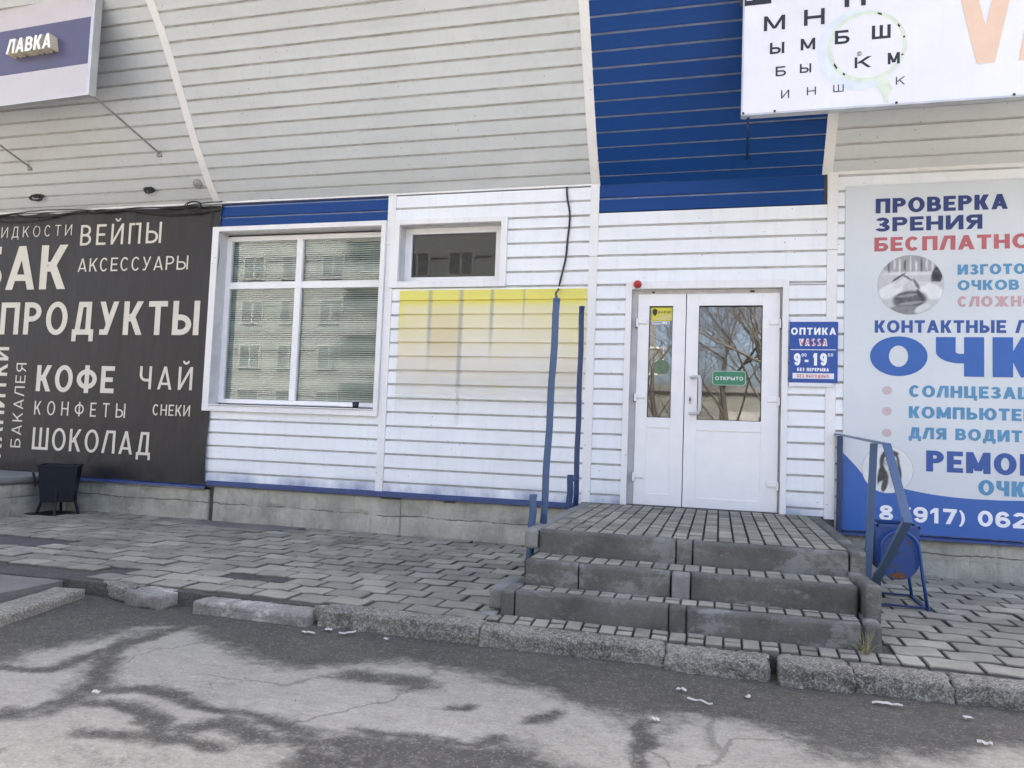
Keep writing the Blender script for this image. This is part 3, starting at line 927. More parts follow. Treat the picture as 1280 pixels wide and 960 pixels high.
# ------------------------------------------------------------------ shop building
B = thing('shop_building', 'long shop building clad in white planks with flared grey and blue upper cladding', 'building', (-2.0, .1, -.56))
COVE = [(0, 3.18), (-.147, 3.33), (-.282, 3.491), (-.406, 3.659), (-.524, 3.834), (-.637, 4.010), (-.749, 4.188), (-.862, 4.365), (-.98, 4.539), (-1.106, 4.707), (-1.242, 4.867), (-1.391, 5.015), (-1.55, 5.155), (-1.72, 5.285), (-1.90, 5.40)]
_cs = [0.0]
for i in range(1, len(COVE)):
    _cs.append(_cs[-1] + math.dist(COVE[i], COVE[i - 1]))
def cove(s):
    y = float(np.interp(s, _cs, [p[0] for p in COVE])); z = float(np.interp(s, _cs, [p[1] for p in COVE]))
    e = .05
    y1 = float(np.interp(s + e, _cs, [p[0] for p in COVE])); z1 = float(np.interp(s + e, _cs, [p[1] for p in COVE]))
    y0 = float(np.interp(s - e, _cs, [p[0] for p in COVE])); z0 = float(np.interp(s - e, _cs, [p[1] for p in COVE]))
    ty, tz = y1 - y0, z1 - z0
    L = math.hypot(ty, tz) or 1
    return Vector((0, y, z)), Vector((0, -tz / L, ty / L))
CS = _cs[-1]
def flatwall(s): return Vector((0, 0, s)), Vector((0, -1, 0))

_sseed = [0]
def siding(name, x0, x1, s0, s1, line0, pitch, surf, mat, parent, groove=.022, depth=.020, out=.0, xstep=.45):
    """one panel of horizontal planks; every plank is a strip with its own tiny sag and a recessed joint above it"""
    _sseed[0] += 1
    rr = random.Random(_sseed[0])
    V, F, G_ = [], [], []
    nx_ = max(1, int((x1 - x0) / xstep))
    xs = [x0 + (x1 - x0) * i / nx_ for i in range(nx_ + 1)]
    k = math.floor((s0 - line0) / pitch) - 1
    while line0 + k * pitch < s1:
        a = line0 + k * pitch
        lip = rr.uniform(-.0028, .0028)
        prof = [(a, 0), (a + .001, depth + lip), (a + .006, depth + .002 + lip), (a + .05, depth + lip), (a + pitch - groove, depth - .001 + lip), (a + pitch - groove + .003, .0), (a + pitch, 0)]
        pts = []
        for s, d in prof:
            if s < s0: s = s0
            if s > s1: s = s1
            pts.append((s, d))
        k += 1
        if pts[-1][0] - pts[0][0] < 1e-4: continue
        base = len(V)
        for i, x in enumerate(xs):
            j = rr.gauss(0, .0016)
            for s, d in pts:
                p, n = surf(s)
                q = p + n * (d + out + (j if d > 0 else 0))
                V.append((x, q.y, q.z))
        m = len(pts)
        for i in range(len(xs) - 1):
            for t in range(m - 1):
                if pts[t + 1][0] - pts[t][0] < 1e-6 and abs(pts[t + 1][1] - pts[t][1]) < 1e-6: continue
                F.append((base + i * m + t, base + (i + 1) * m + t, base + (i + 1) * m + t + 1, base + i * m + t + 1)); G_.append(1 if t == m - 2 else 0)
    me = bpy.data.meshes.new(name); me.from_pydata(V, [], F)
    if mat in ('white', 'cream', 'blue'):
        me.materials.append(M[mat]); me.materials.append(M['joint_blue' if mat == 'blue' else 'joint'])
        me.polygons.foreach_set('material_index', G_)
    return link(name, me, mat, parent)

PI_, L0 = .1479, -.0590
OP = dict(win=(-5.60, -3.49, .80, 2.84), small=(-3.37, -2.19, 2.185, 2.85), door=(-.875, .575, 0.0, 2.13))
siding('siding', -5.6, -3.50, -.03, .775, L0 + .0, PI_, flatwall, 'white', B)
siding('siding', -5.6, -3.50, 2.885, 3.15, 3.02 - PI_, .135, flatwall, 'blue', B)
x0, x1, z0, z1 = OP['small']
siding('siding', -3.41, -1.29, -.03, z0, L0, PI_, flatwall, 'white', B)
siding('siding', x1, -1.29, z0, z1, L0, PI_, flatwall, 'white', B)
siding('siding', -3.41, -1.29, z1, 3.155, 2.87, .151, flatwall, 'white', B)
x0, x1, z0, z1 = OP['door']
siding('siding', -1.205, x0, 0.0, z1, L0 + .148 * 0, PI_, flatwall, 'white', B)
siding('siding', x1, .93, 0.0, z1, L0 - .015, PI_, flatwall, 'white', B)
siding('siding', -1.205, .93, z1, 2.878, L0, PI_, flatwall, 'white', B)
siding('siding', -1.205, .90, 2.88, 3.18, 3.035, .148, flatwall, 'blue', B)
siding('siding', 1.02, 4.6, -.13, 3.18, L0 - .04, PI_, flatwall, 'white', B)
siding('siding', -9.6, -5.6, -.12, 3.15, L0, PI_, flatwall, 'white', B)
# flared upper cladding
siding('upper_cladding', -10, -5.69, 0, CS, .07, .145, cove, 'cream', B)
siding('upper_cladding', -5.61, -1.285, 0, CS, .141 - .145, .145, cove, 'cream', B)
siding('upper_cladding', -1.205, .885, 0, CS, .100 - .145, .145, cove, 'blue', B)
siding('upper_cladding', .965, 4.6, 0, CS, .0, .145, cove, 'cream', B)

def cove_strip(xa, xb, mat, out=.026, s0=0.0, s1=None, name='batten', dx=0.0):
    mb = MB(); s1 = s1 or CS
    n = 28
    for i in range(n):
        sa, sb = s0 + (s1 - s0) * i / n, s0 + (s1 - s0) * (i + 1) / n
        (pa, na), (pb, nb_) = cove(sa), cove(sb)
        A, Bq = pa + na * out, pb + nb_ * out
        mb.quad((xa, A.y, A.z), (xb, A.y, A.z), (xb, Bq.y, Bq.z), (xa, Bq.y, Bq.z))
        mb.quad((xa, pa.y, pa.z), (xa, A.y, A.z), (xa, Bq.y, Bq.z), (xa, pb.y, pb.z))
        mb.quad((xb, A.y, A.z), (xb, pa.y, pa.z), (xb, pb.y, pb.z), (xb, Bq.y, Bq.z))
    return mb.build(name, mat, B, fix=False)
cove_strip(-5.695, -5.605, 'trim')
cove_strip(-1.29, -1.20, 'trim')
cove_strip(.88, .97, 'trim')
def batten(xa, xb, za, zb, mat='trim', y=-.026, joint=None):
    mb = MB()
    if joint:
        mb.box(xa, xb, y, .0, za, joint - .0015); mb.box(xa - .001, xb + .002, y - .003, .0, joint + .0015, zb)
    else:
        mb.box(xa, xb, y, .0, za, zb)
    return mb.build('batten', mat, B, bevel=.003)
batten(-3.50, -3.412, -.03, 3.16, joint=2.62)
batten(-1.292, -1.206, .0, 3.178, joint=2.44)
batten(.931, 1.019, -.02, 3.178, joint=2.45)
# dark shadow gap and lip under the flared cladding
mb = MB(); mb.box(-9.8, -1.29, -.030, -.004, 3.162, 3.183); mb.box(1.02, 4.6, -.032, -.004, 3.162, 3.182)
mb.build('eave_trim', 'trim', B)
# structure behind the planks, with the openings left out
def holed(xa, xb, za, zb, holes, ya, yb):
    mb = MB()
    xs = sorted(set([xa, xb] + [h for o in holes for h in o[:2]]))
    for i in range(len(xs) - 1):
        a, b = xs[i], xs[i + 1]
        hs = [h for h in holes if h[0] <= a + 1e-6 and h[1] >= b - 1e-6]
        z = za
        for h in sorted(hs, key=lambda t: t[2]):
            if h[2] > z: mb.box(a, b, ya, yb, z, h[2])
            z = h[3]
        if z < zb: mb.box(a, b, ya, yb, z, zb)
    return mb
holed(-10.5, 5, -.1, 5.45, list(OP.values()), .004, .25).build('wall', 'room', B)
mb = MB()
mb.box(-10.5, -10.2, .25, 11, -.6, 5.45); mb.box(4.7, 5, .25, 11, -.6, 5.45); mb.box(-10.5, 5, 11, 11.3, -.6, 5.45)
mb.box(-10.2, 4.7, .25, 11, -.35, -.15)
mb.box(-10.2, 4.7, 3.2, 3.3, -.15, 5.2); mb.box(-3.45, -3.35, .25, 3.2, -.15, 5.2); mb.box(-1.5, -1.4, .25, 3.2, -.15, 5.2); mb.box(-10.2, 4.7, .25, 3.2, 2.95, 3.05)
mb.build('inner_walls', 'room', B)
mb = MB(); mb.box(-10.6, 5.1, -1.93, 11.4, 5.42, 5.75); mb.build('roof', 'roof', B, bevel=.02)

# foundation: cast blocks with a cold joint and a dark broken gap
def fnd(xa, xb, zt, seed, y=-.012):
    def er(p, q):
        n1 = noise.noise(Vector((p.x * 3, p.z * 5, seed)))
        if n1 > .25 and p.y < .0: p.y += (n1 - .25) * .05
        zc = zt - .185 + .012 * noise.noise(Vector((p.x * 2, 0, seed)))
        if abs(p.z - zc) < .011 and p.y < .01: p.y += .008
        return p
    block_obj('foundation', rough_block(xa, xb, y, .2, -.62, zt, .022, .008, .004, seed, 6, er), 'found', B)
fnd(-5.475, -3.2, -.075, 3); fnd(-3.2, -1.2, -.075, 8); fnd(-7.6, -5.545, -.12, 5, .0); fnd(-10, -7.6, -.12, 2, .0)
fnd(.9, 4.6, -.145, 12, .0)
mb = MB(); mb.box(-5.55, -5.47, .03, .2, -.6, -.08); mb.build('foundation', 'darkpatch', B)
# bent blue metal flashing
def flashing(xa, xb, zt, h=.058, proj=.045):
    mb = MB()
    n = max(2, int((xb - xa) / .4))
    rr = random.Random(int(zt * 1000))
    for i in range(n):
        a, b = xa + (xb - xa) * i / n, xa + (xb - xa) * (i + 1) / n
        mb.quad((a, -.016, zt), (b, -.016, zt), (b, -proj, zt - .018), (a, -proj, zt - .018))
        mb.quad((a, -proj, zt - .018), (b, -proj, zt - .018), (b, -proj - .003, zt - h), (a, -proj - .003, zt - h))
        mb.quad((a, -proj - .003, zt - h), (b, -proj - .003, zt - h), (b, -proj + .02, zt - h - .004), (a, -proj + .02, zt - h - .004))
    o = mb.build('flashing', 'flash', B, fix=True)
flashing(-5.56, -1.22, -.012); flashing(-10, -5.57, -.068, .04); flashing(1.03, 4.6, -.112, .035)

# --- big window
D0 = 7.493
def dp(x, z, d):                                   # where a point seen on the wall plane sits when it is d deeper
    return x * (1 + d / D0), .661 + (z - .661) * (1 + d / D0)
def rect_frame(mb, xa, xb, za, zb, w, ya, yb):
    w = w if isinstance(w, tuple) else (w, w, w, w)   # left, right, bottom, top
    mb.box(xa, xa + w[0], ya, yb, za, zb); mb.box(xb - w[1], xb, ya, yb, za, zb)
    mb.box(xa + w[0], xb - w[1], ya, yb, za, za + w[2]); mb.box(xa + w[0], xb - w[1], ya, yb, zb - w[3], zb)
mb = MB()
rect_frame(mb, -5.668, -3.502, .768, 2.882, (.082, .05, .062, .055), -.060, -.003)
win = mb.build('window', 'trim', B, bevel=.004)
tag(win, 'large window of four panes with white blinds')
mb = MB()                                           # reveals
xa, xb, za, zb = -5.583, -3.555, .833, 2.824
mb.box(xa - .012, xa, -.058, .13, za, zb); mb.box(xb, xb + .012, -.058, .13, za, zb)
mb.box(xa - .012, xb + .012, -.004, .13, za - .012, za); mb.box(xa - .012, xb + .012, -.004, .13, zb, zb + .012)
mb.build('reveal', 'pvcgrey', win)
mb = MB(); mb.box(-5.582, -3.556, -.074, .11, .8335, .845); mb.build('sill', 'pvc', win, bevel=.003)
dW = .11
fx0, fz0 = dp(-5.499, .862, dW); fx1, fz1 = dp(-3.51, 2.772, dW)
gl = [(-5.439, -4.592, 2.243, 2.735), (-4.526, -3.556, 2.243, 2.742), (-5.441, -4.604, .900, 2.167), (-4.52, -3.558, .895, 2.167)]
mb = MB()
rect_frame(mb, fx0 - .02, fx1, fz0, fz1, (.075, .055, .05, .055), dW, dW + .06)
mx0 = dp(-4.598, 0, dW)[0]; mx1 = dp(-4.523, 0, dW)[0]
mz0 = dp(0, 2.167, dW)[1]; mz1 = dp(0, 2.243, dW)[1]
mb.box(mx0, mx1, dW - .006, dW + .055, fz0 + .05, fz1 - .055)
mb.box(fx0 + .05, mx0, dW - .003, dW + .055, mz0, mz1); mb.box(mx1, fx1 - .055, dW - .003, dW + .055, mz0, mz1)
mb.build('frame', 'pvc', win, bevel=.004)
for a, b, c, d_ in gl:
    (a, c), (b, d_) = dp(a, c, dW), dp(b, d_, dW)
    mb = MB(); mb.box(a - .01, b + .01, dW + .028, dW + .034, c - .01, d_ + .01)
    mb.build('pane', 'glass', win)
mb = MB()
z = .84
k = 0
while z < 2.85:
    tilt = .010 + .002 * sin(k * .7)
    mb.quad((-5.66, .182, z - tilt), (-3.52, .182, z - tilt), (-3.52, .200, z + tilt * .9), (-5.66, .200, z + tilt * .9))
    z += .0245; k += 1
o = mb.build('blind', 'blind', win, fix=False)
# --- small window
mb = MB(); rect_frame(mb, -3.447, -2.147, 2.147, 2.884, (.10, .068, .068, .055), -.044, -.003)
sw = mb.build('window', 'trim', B, bevel=.004); tag(sw, 'small dark fixed window')
xa, xb, za, zb = -3.344, -2.218, 2.218, 2.826
mb = MB()
mb.box(xa - .012, xa, -.004, .17, za, zb); mb.box(xb, xb + .012, -.004, .17, za, zb)
mb.box(xa - .012, xb + .012, -.004, .17, za - .012, za); mb.box(xa - .012, xb + .012, -.004, .17, zb, zb + .012)
mb.build('reveal', 'pvcgrey', sw)
dS = .15
a0, c0 = dp(-3.29, 2.212, dS); a1, c1 = dp(-2.22, 2.772, dS)
g0, h0 = dp(-3.203, 2.258, dS); g1, h1 = dp(-2.268, 2.722, dS)
mb = MB(); rect_frame(mb, xa, xb + .0, za, zb, (g0 - xa, xb - g1 if xb > g1 else .03, h0 - za if h0 > za else .03, zb - h1), dS - .03, dS + .03)
mb.build('frame', 'pvc', sw, bevel=.004)
mb = MB(); mb.box(g0 - .01, g1 + .01, dS, dS + .006, h0 - .01, h1 + .01); mb.build('pane', 'glass2', sw)

# --- door: trim, frame, two leaves
mb = MB()
mb.box(-.911, -.853, -.040, -.003, .0, 2.178); mb.box(.550, .604, -.040, -.003, .0, 2.178); mb.box(-.853, .550, -.040, -.003, 2.103, 2.178)
dt = mb.build('door_frame', 'trim', B, bevel=.004)
mb = MB(); mb.box(-.866, -.853, -.003, .10, .0, 2.112); mb.box(.550, .563, -.003, .10, .0, 2.112); mb.box(-.853, .550, -.003, .10, 2.103, 2.116)
mb.build('reveal', 'pvcgrey', dt)
mb = MB(); mb.box(-.853, -.797, .052, .10, .0, 2.103); mb.box(.536, .550, .052, .10, .0, 2.103); mb.box(-.797, .536, .052, .10, 2.065, 2.103); mb.build('jamb', 'pvcgrey', dt)
mb = MB(); mb.box(-.853, .55, .03, .12, -.03, .004); mb.build('threshold', 'darkpatch', dt)
mb = MB(); mb.box(-.66, -.635, .02, .03, 2.07, 2.085); mb.build('catch', 'gap', dt)
mb = MB(); mb.box(.26, .30, .018, .03, 2.072, 2.086); mb.build('catch', 'gap', dt)
def leaf(xa, xb, za, zb, gx0, gx1, gz0, gz1, px0, px1, pz0, pz1, label):
    y0, y1 = .022, .085
    mb = MB()
    mb.box(xa, gx0, y0, y1, za, zb); mb.box(gx1, xb, y0, y1, za, zb)
    mb.box(gx0, gx1, y0, y1, gz1, zb); mb.box(gx0, gx1, y0, y1, pz1, gz0); mb.box(gx0, gx1, y0, y1, za, pz0)
    lf = mb.build('door', 'pvc', B, bevel=.003); tag(lf, label)
    mb = MB(); mb.box(gx0 - .004, gx1 + .004, y0 + .008, y1 - .01, pz0 - .004, pz1 + .004); mb.build('panel', 'pvc', lf)
    mb = MB(); mb.box(gx0 - .004, gx1 + .004, y0 + .03, y0 + .036, gz0 - .004, gz1 + .004); mb.build('pane', 'glassd', lf)
    mb = MB(); rect_frame(mb, gx0 - .0005, gx1 + .0005, gz0 - .0005, gz1 + .0005, .006, y0 + .006, y0 + .029); mb.build('gasket', 'gap', lf)
    return lf
lfL = leaf(-.792, -.333, .006, 2.060, -.682, -.456, .852, 1.943, -.682, -.456, .118, .752, 'narrow left door leaf')
lfR = leaf(-.325, .532, .006, 2.060, -.209, .377, .842, 1.944, -.209, .377, .102, .740, 'wide right door leaf')
def hinge(x, z, lf, s):
    mb = MB()
    mb.box(min(x, x + s * .085), max(x, x + s * .085), .004, .022, z - .022, z + .026)
    mb.box(min(x, x - s * .022), max(x, x - s * .022), -.008, .022, z - .055, z + .026)
    mb.build('hinge', 'pvc', lf, bevel=.003)
    mb = MB(); mb.box(x - s * .024 - .004, x - s * .024 + .004, .012, .05, z - .06, z + .03); mb.build('hinge_pin', 'gap', lf)
for z in (1.79, 1.06, .286): hinge(-.785, z, lfL, 1)
for z in (1.78, 1.05, .265): hinge(.520, z, lfR, -1)
mb = MB()
hx, hz0, hz1, yo = -.192, .900, 1.250, -.072
pts = [(hx - .075, .025, hz1)] + [(hx - .075 + .055 * t + .02 * (t > .9), .022 - .084 * t, hz1) for t in (.3, .7, 1)] + [(hx + .008, yo, hz1 - .035)] + [(hx + .010, yo, hz1 - .12), (hx + .010, yo, hz0 + .12), (hx + .008, yo, hz0 + .035)] + [(hx - .075 + .055 * t + .02 * (t > .9), .022 - .084 * t, hz0) for t in (1, .7, .3)] + [(hx - .075, .025, hz0)]
sm(mb.tube(pts, .017, 12) or mb.build('handle', 'handle', lfR))
mb = MB(); mb.box(-.285, -.262, .008, .022, .995, 1.065); mb.build('lock', 'silver', lfR, bevel=.004)
mb = MB(); mb.box(-.281, -.266, .004, .008, 1.02, 1.045); mb.build('keyhole', 'gap', lfR)
# ------------------------------------------------------------------ things on the door
t = thing('security_sticker', 'yellow sticker with dark shield at the top of the narrow door pane', 'sticker', (-.56, .045, 1.80))
mb = MB(); mb.box(-.662, -.462, .0425, .0445, 1.800, 1.932); mb.build('backing', 'yellow', t)
flat('emblem', [(-.654, 1.908), (-.630, 1.920), (-.606, 1.908), (-.609, 1.872), (-.630, 1.846), (-.651, 1.872)], .0415, 'ink', t)
text('ВАРЯГ', -.598, -.468, 1.872, 1.896, .0415, 'ink', t, .2)
mb = MB()
for z, w in ((1.853, .11), (1.838, .13), (1.824, .16), (1.811, .16)): mb.box(-.468 - w, -.468, .0413, .0419, z, z + .006)
mb.build('small_print', 'letside', t)
t = thing('notice_strip', 'small white printed strip below the yellow door sticker', 'sticker', (-.56, .045, 1.765))
mb = MB(); mb.box(-.655, -.487, .0425, .0445, 1.765, 1.794); mb.build('backing', 'plateW', t)
text('+ 18', -.530, -.492, 1.771, 1.788, .0415, 'ink', t, .2)
mb = MB(); mb.box(-.65, -.555, .0413, .0419, 1.775, 1.785); mb.build('small_print', 'grey2', t)
o = flat('round_sticker', ellipse(-.556, 1.345, .078, .072), .0455, 'greensticker', None, .002)
tag(o, 'faded round green sticker in the middle of the narrow door pane', 'sticker')
t = thing('open_sign', 'green sign with rounded corners and white word on the wide door glass', 'open sign', (.08, .045, 1.18))
def rrect(x0, x1, z0, z1, r, n=6):
    p = []
    for cx, cz, a in ((x1 - r, z1 - r, 0), (x0 + r, z1 - r, pi / 2), (x0 + r, z0 + r, pi), (x1 - r, z0 + r, 1.5 * pi)):
        p += [(cx + r * cos(a + pi / 2 * i / n), cz + r * sin(a + pi / 2 * i / n)) for i in range(n + 1)]
    return p
flat('border', rrect(-.070, .234, 1.180, 1.316, .025), .040, 'greenlite', t, .003)
flat('face', rrect(-.066, .230, 1.184, 1.312, .022), .0385, 'green', t, .001)
text('ОТКРЫТО', -.044, .210, 1.228, 1.262, .0375, 'wprint', t, .17)

# ------------------------------------------------------------------ alarm
t = thing('alarm_beacon', 'small round red alarm beacon above the corner of the door frame', 'alarm', (-.80, -.04, 2.15))
mb = MB(); mb.lathe((0, 0, 0), [(.0, .0), (.040, .0), (.040, .012), (.036, .016)], 24); o = mb.build('base', 'red', None, smooth=True)
def stand(o, loc, rx, parent):
    mt = Matrix.Translation(loc) @ Matrix.Rotation(rx, 4, 'X')
    o.data.transform(mt); o.parent = parent; o.matrix_parent_inverse = root_matrix(parent).inverted()
stand(o, (-.798, -.041, 2.147), pi / 2, t)
mb = MB(); mb.lathe((0, 0, 0), [(.034, .014), (.034, .035), (.028, .052), (.016, .062), (.0, .065)], 24); o = mb.build('dome', 'red', None, smooth=True)
stand(o, (-.798, -.041, 2.147), pi / 2, t)

# ------------------------------------------------------------------ dark banner with cream words
bn = thing('wall_banner', 'large charcoal vinyl banner with cream Russian product words at left', 'banner', (-7.2, -.03, -.06))
NXb, NZb = 120, 70
V, F = [], []
for j in range(NZb + 1):
    for i in range(NXb + 1):
        x = -9.4 + (3.82) * i / NXb; z = -.062 + 3.20 * j / NZb
        u = max(0, (x + 5.80) / .22); v_ = max(0, (.35 - z) / .4); tp = max(0, (z - 2.95) / .2)
        y = -.0330 - .0012 * noise.noise(Vector((x * 1.1, z * .9, 0)))
        y -= u * (.010 * abs(sin(z * 5 + 2 * noise.noise(Vector((x * 3, z * 2, 1))))) + .008 * noise.noise(Vector((x * 16, z * 1.6, 3))))
        y -= .009 * tp * sin(x * 9 + noise.noise(Vector((x * 2, 0, 0))) * 4) + .006 * v_ * noise.noise(Vector((x * 6, z * 5, 7)))
        if i == NXb: x += .016 * noise.noise(Vector((0, z * 2.2, 0))) - .004
        if j == NZb: z += .014 * noise.noise(Vector((x * 3, 0, 0)))
        V.append((x, y, z))
for j in range(NZb):
    for i in range(NXb):
        a = j * (NXb + 1) + i
        F.append((a, a + 1, a + NXb + 2, a + NXb + 1))
me = bpy.data.meshes.new('sheet'); me.from_pydata(V, [], F)
me.polygons.foreach_set('use_smooth', [True] * len(me.polygons))
link('sheet', me, 'banner', bn)
def bt(body, x0, x1, z0, z1, t=.13, **k): return text(body, x0, x1, z0, z1, -.0370, 'let', bn, t, **k)
bt('ЖИДКОСТИ', -8.783, -7.690, 2.853, 2.99, .10, fit='ИДКОСТИ', pre='Ж', sp=.42)
bt('ВЕЙПЫ', -7.555, -6.385, 2.722, 2.975, .13, sp=.28)
bt('ТАБАК', -8.653, -7.728, 2.19, 2.74, .20, fit='АК', pre='ТАБ', sp=.11)
bt('АКСЕССУАРЫ', -7.559, -5.99, 2.398, 2.562, .125, sp=.2)
bt('ПРОДУКТЫ', -8.686, -5.79, 1.63, 2.03, .19, sp=.17)
bt('НАПИТКИ', -8.745, -8.515, .105, 1.471, .17, rot=1)
bt('БАКАЛЕЯ', -8.378, -8.226, .24, 1.275, .12, rot=1, sp=.24)
bt('КОФЕ', -8.056, -6.91, .935, 1.255, .20, sp=.16)
bt('ЧАЙ', -6.554, -5.83, .995, 1.262, .135, sp=.3)
bt('КОНФЕТЫ', -8.054, -6.722, .650, .817, .12, sp=.55)
bt('СНЕКИ', -6.341, -5.835, .695, .822, .135, sp=.18)
bt('ШОКОЛАД', -8.049, -6.337, .228, .495, .14, sp=.2)

def cable(name, pts, r, label, cat, mat='cable', wig=.0, group=None, sub=6, seed=0):
    P = [Vector(p) for p in pts]
    out = []
    for i in range(len(P) - 1):
        p0, p1, p2, p3 = P[max(i - 1, 0)], P[i], P[i + 1], P[min(i + 2, len(P) - 1)]
        for k in range(sub):
            t_ = k / sub
            q = .5 * ((2 * p1) + (p2 - p0) * t_ + (2 * p0 - 5 * p1 + 4 * p2 - p3) * t_ * t_ + (-p0 + 3 * p1 - 3 * p2 + p3) * t_ ** 3)
            q += Vector((noise.noise(q * 5 + Vector((seed, 0, 0))), noise.noise(q * 5 + Vector((0, seed, 9))) * .4, noise.noise(q * 5 + Vector((0, 7, seed))))) * wig
            out.append(q)
    out.append(P[-1])
    mb = MB(); mb.tube(out, r, 8)
    return out, mb
def bundle():
    t = thing('cable_bundle', 'tangled black cables sagging along the top edge of the dark banner', 'cables', (-7.4, -.05, 3.12))
    for n_, (dz, sg) in enumerate(((.0, .02), (-.03, .045), (.015, .03))):
        pts = []
        for i in range(15):
            x = -9.5 + 3.95 * i / 14
            pts.append((x, -.055 - .012 * n_, 3.125 + dz + sg * sin(x * 2.6 + n_ * 1.7) + .02 * noise.noise(Vector((x * 2, n_ * 5, 0)))))
        _, mb = cable('cable', pts, .0075, '', '', wig=.012, seed=n_)
        mb.build('cable', 'cable', t, smooth=True)
    pts = [(-5.93 + .09 * cos(a) * (1 + a * .03), -.075 - a * .002, 3.13 + .055 * sin(a)) for a in np.linspace(0, 4 * pi, 26)]
    mb = MB(); mb.tube(pts, .006, 6); mb.build('loop', 'cable', t, smooth=True)
    for x in (-8.2, -6.75, -5.72):
        mb = MB(); mb.tube([(x, -.06, 3.14), (x + .01, -.062, 3.0), (x - .005, -.045, 2.86 + .05 * sin(x * 5))], .004, 6); mb.build('wire_end', 'cable', t)
bundle()
out, mb = cable('c', [(-1.538, -.03, 3.16), (-1.530, -.034, 3.05), (-1.497, -.034, 2.86), (-1.515, -.033, 2.60), (-1.527, -.034, 2.42), (-1.572, -.036, 2.20), (-1.585, -.06, 2.10), (-1.40, -1.02, 1.885), (-1.178, -2.005, 1.658)], .010, '', '', wig=.002)
tag(mb.build('power_cable', 'cable', None, smooth=True), 'single black cable hanging down the white planks to the tall blue post', 'cable')

# wire knots and a round box on the flared cladding
def knot(x, s, seed, label, sc=1.0):
    p, n = cove(s)
    rr = random.Random(seed)
    t = thing('wire_knot', label, 'wires', (x, p.y - .03, p.z))
    mb = MB()
    for k in range(5):
        pts = []
        ph = rr.uniform(0, 6)
        for i in range(12):
            a = ph + i * .6
            pts.append((x + sc * (.10 * cos(a) + rr.uniform(-.02, .02)), p.y - .035 + rr.uniform(-.015, .01), p.z - .02 + sc * .04 * sin(a) + rr.uniform(-.012, .012)))
        mb.tube(pts, .005, 6)
    mb.build('wire', 'cable', t, smooth=True)
    mb = MB(); mb.box(x - .05 * sc, x + .05 * sc, p.y - .045, p.y, p.z - .02, p.z + .015); mb.build('holder', 'binblack', t, bevel=.005)
knot(-8.12, .20, 3, 'tangled dark wire knot on the grey cladding over the middle of the dark banner')
knot(-6.47, .21, 5, 'small dark wire knot on the grey cladding beside the round box', .7)
p, n = cove(.26)
mb = MB(); mb.lathe((0, 0, 0), [(0, .035), (.045, .033), (.055, .022), (.055, 0)], 20); o = mb.build('junction_box', 'rod', None, smooth=True)
o.data.transform(Matrix.Translation((-5.80, p.y + n.y * .015, p.z + n.z * .015)) @ n.to_track_quat('Z', 'Y').to_matrix().to_4x4())
tag(o, 'small round grey junction box near the left cladding batten', 'junction box')

# ------------------------------------------------------------------ left fascia sign
fs = thing('fascia_sign', 'long white fascia sign with violet band and raised letters at upper left', 'shop sign', (-6.211, -1.4, 3.9))
th = radians(3)
FR = Matrix.Translation((-6.211, -1.4, 0)) @ Matrix.Rotation(-th, 4, 'Z')
def fbox(name, x0, x1, y0, y1, z0, z1, mat, bevel=.0):
    mb = MB(); mb.box(x0, x1, y0, y1, z0, z1)
    o = mb.build(name, mat, None, bevel=bevel); o.data.transform(FR)
    o.parent = fs; o.matrix_parent_inverse = root_matrix(fs).inverted(); return o
fbox('face', -5.2, -.022, .0, .05, 3.905, 4.222, 'signpink')
fbox('face', -5.2, -.022, .0, .05, 4.712, 5.6, 'signpink')
fbox('band', -5.2, -.022, -.003, .05, 4.2235, 4.7105, 'violet')
mb = MB(); mb.box(-.02, .022, -.014, .075, 3.885, 5.62); mb.box(-5.2, -.0205, -.010, .06, 3.886, 3.903)
o = mb.build('frame', 'alu', None, bevel=.003); o.data.transform(FR); o.parent = fs; o.matrix_parent_inverse = root_matrix(fs).inverted()
text('ЛАВКА', -1.035, -.43, 4.386, 4.540, -.105, 'wprint', fs, .2, depth=.10, frame=FR, sidemat='letside', sp=.1, slant=.06)
def rod(x, ya, za, yb, zb, root, xb=None):
    mb = MB(); mb.tube([(x, ya, za), (xb if xb else x, yb, zb)], .011, 8)
    p1 = Vector((xb if xb else x, yb, zb)); mb.box(p1.x - .03, p1.x + .03, yb - .012, yb + .02, zb - .035, zb + .02)
    mb.build('stay_rod', 'rod', root, smooth=False)
rod(-6.165, -1.37, 3.885, -.405, 3.645, fs); rod(-8.03, -1.28, 3.86, -.375, 3.603, fs)

# ------------------------------------------------------------------ right eye-chart sign
es = thing('eye_chart_sign', 'white fascia sign with eye chart letters and pale lens ring at upper right', 'shop sign', (1.8, -1.1, 3.33))
Y0 = -1.1
mb = MB(); mb.box(.135, 4.2, Y0, Y0 + .06, 3.345, 4.85); mb.build('face', 'signwhite', es)
mb = MB(); mb.box(.122, .134, Y0 - .006, Y0 + .075, 3.332, 4.86); mb.box(.1345, 4.2, Y0 - .004, Y0 + .075, 3.328, 3.344); mb.build('frame', 'alu', es, bevel=.002)
mb = MB()
for x in (.14, .385, 1.29, 2.10):
    mb = MB(); mb.box(x - .008, x + .008, Y0 - .012, Y0 + .02, 3.338, 3.354); mb.build('clip', 'gap', es)
def et(body, x0, x1, z0, z1, mat='ink', t=.21, **k): return text(body, x0, x1, z0, z1, Y0 - .003, mat, es, t, **k)
et('Ш', .10, .345, 4.262, 4.50)
et('М', .290, .455, 4.030, 4.155); et('Н', .600, .757, 4.042, 4.176); et('П', .905, 1.062, 4.165, 4.33)
et('Ы', .340, .452, 3.830, 3.925); et('М', .578, .688, 3.838, 3.935)
et('Б', .388, .468, 3.639, 3.72, t=.18); et('Ы', .574, .660, 3.650, 3.725, t=.18)
